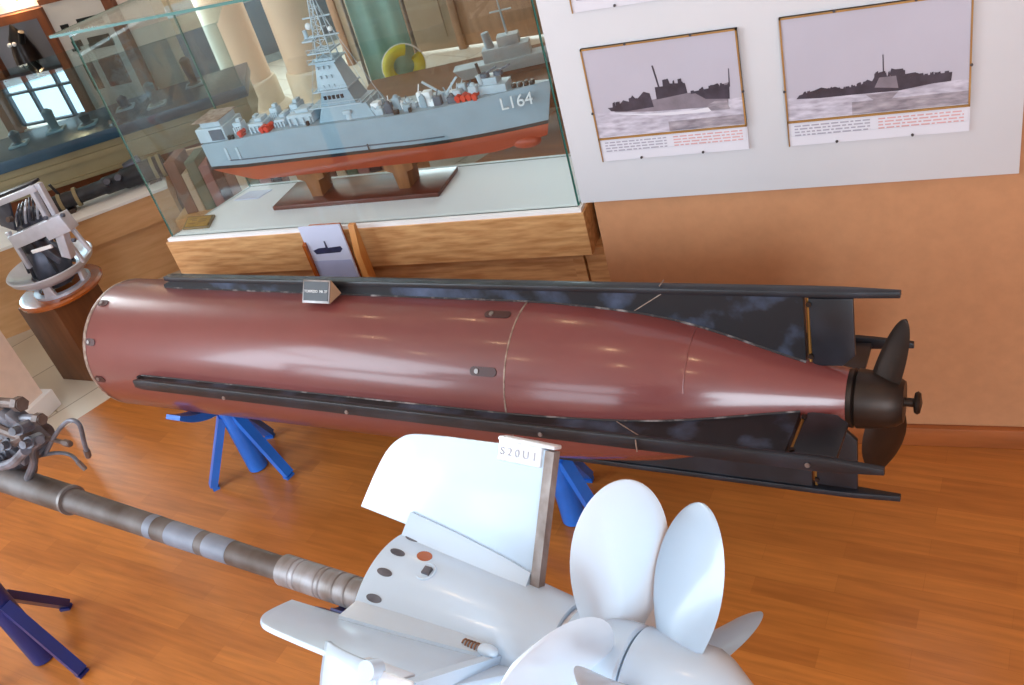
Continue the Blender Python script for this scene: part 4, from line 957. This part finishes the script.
b = MB(); b.lathe([(0, 0.012), (0.02, 0.012), (0.02, 0)], gq(12, 219, -0.08), (0, -1, 0.4), 12); b.build('terminal', 'engine_rust', g)
for x_, y_ in ((47, 218), (64, 215), (52, 240), (75, 240)):
    b = MB(); b.lathe([(0, 0.008), (0.012, 0.008), (0.012, 0)], gq(x_, y_, -0.13), (0, -1, 0.5), 10); b.build('screw', 'silver_dark', g)
b = MB(); b.lathe([(0, 0.05), (0.05, 0.06), (0.11, 0.055), (0.13, 0.02), (0.13, 0)], (0.03, 0.03, 0.24), (0, 0, 1), 20); b.build('rotor', 'gun_black', g)

# counter running off behind the pedestal, with an old sighting telescope
EZ = 0.47
ea = on_z(70, 222, EZ); eb = on_z(152, 191, EZ); EU = (eb-ea); EU.z = 0; EU.normalize(); EN = Vector((-EU.y, EU.x, 0))
EM = frame_m(Vector((ea.x, ea.y, 0)), EU, EN, (0, 0, 1))
ct = thing('display_counter', 'low wooden counter with white top behind the silver gyroscope', 'counter', mw=EM)
x0, x1 = -0.75, 0.50
b = MB(); b.box(((x0+x1)/2, 0.18, EZ-0.007), (x1-x0, 0.38, 0.014)); b.build('white_top', 'deck_white', ct)
b = MB(); b.box(((x0+x1)/2, 0.19, EZ-0.09), (x1-x0, 0.37, 0.15)); b.build('apron', 'oak_tan', ct)
b = MB(); b.box(((x0+x1)/2, 0.205, (EZ-0.165)/2), (x1-x0-0.02, 0.32, EZ-0.165)); b.build('base', 'oak_tan', ct)
tl = thing('telescope', 'black sighting telescope with pale rings lying on the low white counter', 'telescope', mw=EM @ Matrix.Translation((0, 0.15, EZ+0.062)) @ Matrix.Scale(1.25, 4))
b = MB(); b.lathe([(-0.10, 0.0), (-0.10, 0.034), (0.02, 0.034), (0.05, 0.030), (0.16, 0.030), (0.17, 0.036), (0.24, 0.036), (0.25, 0.042), (0.42, 0.046), (0.43, 0.0)], (0, 0, 0), X, 24); b.build('barrel', 'gun_black', tl)
for x, r in ((-0.02, 0.038), (0.045, 0.040), (0.40, 0.050), (0.37, 0.049)):
    b = MB(); b.lathe([(x, r-0.008), (x, r), (x+0.014, r), (x+0.014, r-0.008)], (0, 0, 0), X, 24, caps=False); b.build('ring', 'cabinet_olive', tl)
for x in (0.19, 0.235):
    b = MB(); b.cyl((x, -0.02, 0.01), (x, -0.05, 0.03), 0.014, seg=12); b.build('knob', 'silver_dark', tl)
b = MB(); b.cyl((-0.005, 0, 0.03), (-0.02, 0, 0.085), 0.006, seg=8); b.build('lever', 'gun_black', tl)
b = MB(); b.cyl((0.27, 0.02, 0.035), (0.34, 0.02, 0.05), 0.020, seg=14); b.build('finder', 'silver_dark', tl)
b = MB(); b.box((0.0, 0, -0.043), (0.05, 0.06, 0.02)); b.box((0.36, 0, -0.046), (0.05, 0.07, 0.014)); b.build('foot_block', 'engine_rust', tl)

# glass-topped showcase behind it
DZ = 0.72
da, db = on_z(0, 163, DZ), on_z(123, 124, DZ); DU = db-da; DU.z = 0; DU.normalize(); DN = Vector((-DU.y, DU.x, 0))
DM = frame_m(Vector((da.x, da.y, 0)), DU, DN, (0, 0, 1))
sc = thing('showcase', 'blue-edged glass showcase under the window at the far left', 'display case', mw=DM)
b = MB(); b.box((0.25, 0.25, DZ-0.03), (2.2, 0.5, 0.06), bev=0.004); b.build('blue_edge', 'counter_blue', sc)
b = MB(); b.box((0.25, 0.26, DZ-0.14), (2.16, 0.47, 0.16)); b.build('drawer_band', 'cabinet_olive', sc)
b = MB(); b.box((0.25, 0.27, (DZ-0.22)/2), (2.10, 0.44, DZ-0.22)); b.build('base', 'frame_brown', sc)
b = MB(); b.box((0.25, 0.02, DZ-0.115), (2.14, 0.02, 0.03)); b.box((0.25, 0.015, DZ-0.21), (2.14, 0.02, 0.02)); b.build('olive_strip', 'cabinet_olive', sc)
b = MB(); b.box((0.25, 0.006, DZ+0.17), (2.18, 0.006, 0.34)); b.build('glass_pane', 'counter_glass', sc)
b = MB(); b.box((0.25, 0.25, DZ+0.343), (2.2, 0.5, 0.006)); b.build('glass_top', 'counter_glass', sc)
rk = random.Random(11)
for i in range(9):
    x = -0.55+0.2*i; h = rk.uniform(0.05, 0.15)
    tt = thing('exhibit', 'small blue-grey exhibit standing in the blue-edged showcase', 'exhibit', mw=DM @ Matrix.Translation((x, 0.22+rk.uniform(-0.08, 0.12), DZ)), group='exhibits in the blue-edged showcase')
    b = MB(); b.lathe([(0, 0.04), (0.012, 0.04), (0.02, 0.022), (h, 0.03), (h+0.015, 0.012), (h+0.02, 0)], seg=16); b.build('body', ('counter_blue', 'cabinet_slate', 'silver_dark')[i % 3], tt)
    b = MB(); b.box((0, 0, 0.006), (0.10, 0.09, 0.012), bev=0.002); b.build('foot_block', 'ship_pale', tt)

# window wall with a timber portal, bell and a white door
WU = Vector((0.989, 0.149, 0)).normalized(); WN = Vector((-WU.y, WU.x, 0)); w0 = at_dist(35, 70, 6.5)
WMx = frame_m(Vector((w0.x, w0.y, 0)), WU, WN, (0, 0, 1))
def wq(x, y, off=0.0):
    p0 = Vector((w0.x, w0.y, 0))+WN*off; p = on_plane(x, y, p0, WN); return WMx.inverted() @ p
A_, B_, C_, D_ = wq(2, 80), wq(62, 66), wq(24, 128), wq(86, 112)
gx0, gx1 = (A_.x+C_.x)/2-0.02, (B_.x+D_.x)/2; gz0, gz1 = (C_.z+D_.z)/2, (A_.z+B_.z)/2
xl, xr = gx0-0.02, gx1+0.045
tp = wq(40, 16).z
def part(name, m, bx, parent=None, kind='structure', label=None):
    b = MB()
    for c, d in bx: b.box(c, d)
    o = b.build(name, m, parent=parent, kind=kind if parent is None else None, label=label)
    if parent is None: o.matrix_world = WMx
    return o
zt = tp
part('wall_window', 'cream_plaster', [((xl-0.6, 0.06, 1.6), (1.0, 0.1, 3.2)), (((xl+xr)/2, 0.06, (zt+0.06+3.2)/2), (xr-xl+0.2, 0.1, 3.2-zt-0.06)), (((xl+xr)/2, 0.06, (gz0-0.03)/2), (xr-xl+0.2, 0.1, gz0-0.03)), ((xr+0.40, 0.06, 1.6), (0.62, 0.1, 3.2))])
wf = part('window_1', 'frame_brown', [((xl-0.03, 0.0, (zt)/2), (0.06, 0.10, zt)), ((xr+0.025, 0.0, zt/2), (0.05, 0.10, zt)), (((xl+xr)/2, 0.0, zt+0.025), (xr-xl+0.1, 0.10, 0.05))])
part('sash', 'counter_blue', [((gx0+(gx1-gx0)*f_, 0.02, (gz0+gz1)/2), (0.018, 0.03, gz1-gz0)) for f_ in (0.0, 0.36, 0.80, 1.0)] + [(((gx0+gx1)/2, 0.02, z), (gx1-gx0, 0.03, 0.014)) for z in (gz0, gz1, gz0+(gz1-gz0)*0.66)], wf)
part('pane', 'window_light', [(((gx0+gx1)/2, 0.04, (gz0+gz1)/2), (gx1-gx0, 0.006, gz1-gz0))], wf)
part('upper_panel', 'grey_panel', [(((xl+xr)/2, 0.05, (gz1+zt)/2), (xr-xl, 0.02, zt-gz1))], wf)
part('jamb', 'frame_brown', [((xr-0.02, 0.02, (gz0+zt)/2), (0.035, 0.06, zt-gz0)), ((xl+0.05, 0.02, (gz1+zt)/2), (0.10, 0.06, zt-gz1))], wf)
q = wq(36, 66, -0.06); qt = wq(21, 20, -0.06); H_ = qt.z-q.z
bl = thing('bell', 'dark bronze bell shape with two bright glints against the grey panel above the window', 'bell', mw=WMx @ Matrix.Translation((q.x+0.01, -0.10, q.z)))
b = MB(); b.lathe([(0, 0.085), (0.012, 0.088), (0.03, 0.08), (0.10, 0.07), (0.16, 0.055), (0.19, 0.05), (0.22, 0.03), (H_-0.01, 0.008), (H_, 0)], (0, 0, 0), (0, 0, 1), 32); b.build('bell_body', 'bell_bronze', bl)
for x in (-0.022, 0.012):  # white balls stand in for glints of light on the bell
    b = MB(); b.sphere((x, -0.062, 0.165), 0.013, u=14, v=8); b.build('painted_glint', 'deck_white', bl, label='painted glint, a small white ball')
b = MB(); b.cyl((0.05, -0.04, 0.16), (0.09, -0.05, 0.22), 0.018, seg=12); b.build('bracket_knob', 'bell_bronze', bl)
b = MB(); b.cyl((0, 0.0, H_-0.02), (0, 0.0, zt-q.z+0.01), 0.005, seg=8); b.build('hanger', 'bell_bronze', bl)
dx0 = xr+0.055
dr = part('door_1', 'door_white', [((dx0+0.19, 0.0, zt*0.5+0.03), (0.40, 0.05, zt+0.06))])
part('door_glass', 'door_dark_glass', [((dx0+0.075, -0.028, zt-0.10), (0.055, 0.008, 0.06)), ((dx0+0.255, -0.028, zt-0.085), (0.17, 0.008, 0.055)), ((dx0+0.10, -0.028, zt-0.32), (0.065, 0.008, 0.30)), ((dx0+0.255, -0.028, zt-0.32), (0.15, 0.008, 0.30))], dr)
part('door_frame', 'frame_brown', [((dx0+0.42, 0.0, zt/2+0.05), (0.06, 0.08, zt+0.10)), ((dx0+0.2, 0.0, zt+0.075), (0.42, 0.08, 0.03))], dr)
lm = thing('wall_lamp', 'warm glowing round wall lamp above the brown window frame at far left', 'lamp', mw=WMx @ Matrix.Translation((wq(9, 2, -0.05).x, -0.02, wq(9, 3, -0.05).z+0.02)))
b = MB(); b.lathe([(0, 0.03), (0.02, 0.028), (0.02, 0.0)], (0, 0.02, 0), (0, -1, 0), 16); b.build('lamp_base', 'brass', lm)
b = MB(); b.sphere((0, -0.03, 0), 0.04); b.build('lamp_globe', 'lamp_warm', lm)

# ================================================================= HALL BEHIND THE CASE
for i, (x, y, lb) in enumerate(((-4.42, 5.52, 'left one of the two round cream columns seen through the glass case'), (-3.97, 5.66, 'right one of the two round cream columns, directly behind the ship mast'))):
    t = thing('column', lb, 'column', loc=(x, y, 0))
    b = MB(); b.lathe([(0.28, 0.165), (3.2, 0.155)], seg=48); b.build('shaft', 'column_peach', t)
    b = MB(); b.lathe([(0, 0.0), (0, 0.235), (0.05, 0.235), (0.07, 0.215), (0.09, 0.195), (0.26, 0.19), (0.28, 0.18), (0.285, 0.16)], seg=48); b.build('base', 'stone_base', t)
c1 = at_dist(190, 95, 6.2)
t = thing('cabinet', 'slate blue glazed cabinet standing left of the cream columns', 'cabinet', mw=frame_m((-5.9, 6.3, 0), (0.80, 0.60, 0), (-0.60, 0.80, 0), (0, 0, 1)))
b = MB(); b.box((0.7, 0.25, 0.30), (2.2, 0.5, 0.60)); b.build('body', 'cabinet_slate', t)
for k in range(4):
    b = MB(); b.box((-0.1+0.52*k, -0.008, 0.30), (0.46, 0.02, 0.46), bev=0.004); d_ = b.build('door', 'counter_blue', t)
    b = MB(); b.cyl((0.08+0.52*k, -0.03, 0.26), (0.08+0.52*k, -0.03, 0.36), 0.008, seg=8); b.build('handle', 'steel', d_)
b = MB(); b.box((0.7, 0.25, 0.61), (2.24, 0.54, 0.02)); b.build('top', 'cabinet_slate', t)
# low shelf and coloured blocks added to imitate patchwork reflections in the glass
bk = frame_m((-3.05, 3.12, 0), (0.955, 0.30, 0), (-0.30, 0.955, 0), (0, 0, 1))
t = thing('reflection_shelf', 'low wooden shelf added for the imitated reflections behind the left end of the glass case', 'shelf', mw=bk)
b = MB(); b.box((0.45, 0.12, 0.22), (1.2, 0.26, 0.44)); b.build('body', 'oak_tan', t)
b = MB(); b.box((0.45, 0.262, 0.56), (1.2, 0.02, 0.22)); b.box((1.04, 0.12, 0.56), (0.02, 0.28, 0.22)); b.build('back_board', 'tan_plaster', t)
x = -0.10; i = 0; rb = random.Random(2); cn = {'a': 'brown', 'b': 'cream', 'c': 'green-grey', 'd': 'dusty pink', 'e': 'dark maroon'}
while x < 1.0:
    w_ = rb.uniform(0.035, 0.06); h = rb.uniform(0.19, 0.27); k = 'abcde'[i % 5]
    o = MB().box((0, 0, h/2), (w_*0.94, 0.16, h), bev=0.003).build('book', 'book_'+k); o.matrix_world = bk @ Matrix.Translation((x+w_/2, 0.11, 0.44))
    tag(o, cn[k]+' block imitating reflections in the left end of the glass case', 'book', 'blocks imitating reflections in the glass'); x += w_; i += 1
# brown timber screen closing the hall behind the columns
t = thing('screen', 'brown wooden screen standing behind the cream columns and turquoise cloth', 'screen', loc=(-1.62, 6.45, 0))
for k in range(5):
    b = MB(); b.box((-2.0+1.0*k, 0.0, 0.62), (0.98, 0.03, 1.20), bev=0.004); b.box((-2.0+1.0*k, -0.02, 0.42), (0.80, 0.012, 0.62), bev=0.003); b.box((-2.0+1.0*k, -0.02, 0.98), (0.80, 0.012, 0.30), bev=0.003); b.build('panel', 'screen_brown' if k % 2 else 'screen_taupe', t)
for k in range(6):
    b = MB(); b.box((-2.5+1.0*k, 0.0, 0.63), (0.06, 0.07, 1.26), bev=0.004); b.build('post', 'screen_brown', t)
b = MB(); b.box((0.0, 0.0, 1.25), (5.1, 0.08, 0.05), bev=0.004); b.build('top_rail', 'screen_brown', t)
# turquoise cloth banner with a yellow ring
p = on_z(400, 88, 0.05); ux = Vector((0.93, -0.36, 0)).normalized() if False else Vector((0.85, 0.53, 0)).normalized()
bn = thing('banner', 'tall pale turquoise hanging cloth seen through the glass right of the mast', 'banner', mw=frame_m((p.x, p.y, 0), ux, Vector((-ux.y, ux.x, 0)), (0, 0, 1)))
b = MB(); b.grid(lambda u, v: Vector((-0.17+0.34*u, 0.015*math.sin(u*14), 0.05+2.1*v)), 40, 4); o = b.build('cloth', 'teal_cloth', bn); md = o.modifiers.new('thick', 'SOLIDIFY'); md.thickness = 0.006
b = MB(); b.cyl((-0.19, 0, 2.15), (0.19, 0, 2.15), 0.015, seg=10); b.cyl((-0.19, 0, 0.0), (-0.19, 0, 2.15), 0.012, seg=10); b.cyl((0.19, 0, 0.0), (0.19, 0, 2.15), 0.012, seg=10); b.box((-0.19, 0, 0.01), (0.06, 0.4, 0.02)); b.box((0.19, 0, 0.01), (0.06, 0.4, 0.02)); b.build('pole_frame', 'steel', bn)
q = on_plane(404, 66, (p.x, p.y, 0)-Vector((0, 0, 0)) if False else Vector((p.x, p.y, 0))-Vector((-ux.y, ux.x, 0))*0.09, Vector((-ux.y, ux.x, 0)))
yr = thing('life_ring', 'yellow ring hanging in front of the turquoise cloth', 'ring', mw=frame_m(q, ux, Vector((-ux.y, ux.x, 0)), (0, 0, 1)))
b = MB(); b.torus((0, 0, 0), (0, 1, 0), 0.110, 0.040, 40, 12, R(20), R(335)); b.build('ring', 'ring_yellow', yr)
b = MB(); b.torus((0, 0, 0), (0, 1, 0), 0.148, 0.006, 40, 6); b.build('rope', 'deck_white', yr)
# dark table with a second pale model ship
tb = frame_m((-2.62, 4.45, 0), (0.97, 0.24, 0), (-0.24, 0.97, 0), (0, 0, 1))
t = thing('table', 'brown wooden table far behind the bow of the model ship', 'table', mw=tb)
b = MB(); b.box((0.6, 0.3, 0.30), (1.9, 0.75, 0.05), bev=0.005); b.build('top', 'oak_dark', t)
for x, y in ((-0.28, 0.0), (1.48, 0.0), (-0.28, 0.6), (1.48, 0.6)):
    b = MB(); b.box((x, y, 0.14), (0.07, 0.07, 0.28)); b.build('leg', 'oak_dark', t)
b = MB(); b.box((0.6, -0.03, 0.225), (1.8, 0.03, 0.10)); b.build('apron', 'oak_dark', t)
s2 = thing('model_ship', 'small pale blue model vessel on the brown table behind the glass', 'model ship', mw=tb @ Matrix.Translation((0.66, 0.25, 0.325)) @ Matrix.Scale(1.25, 4))
b = MB(); b.prism([(-0.30, 0.05), (-0.26, 0.0), (0.24, 0.0), (0.34, 0.06), (0.2, 0.055)], (0, 0, 0.02), (1, 0, 0), (0, 0, 1), 0.09, bev=0.006); b.build('hull', 'ship_pale', s2)
b = MB(); b.box((0, 0, 0.01), (0.5, 0.07, 0.02)); b.build('base_board', 'mahogany', s2)
b = MB(); b.box((-0.04, 0, 0.10), (0.22, 0.07, 0.06), bev=0.004); b.box((-0.02, 0, 0.15), (0.10, 0.06, 0.05), bev=0.004); b.build('superstructure', 'ship_pale', s2)
b = MB(); b.cyl((-0.02, 0, 0.17), (-0.03, 0, 0.36), 0.006, 0.003, 8); b.box((-0.025, 0, 0.28), (0.10, 0.006, 0.006)); b.build('mast', 'ship_pale', s2)
b = MB(); b.cyl((-0.11, 0, 0.12), (-0.12, 0, 0.20), 0.022, 0.018, 14); b.build('funnel', 'ship_grey', s2)
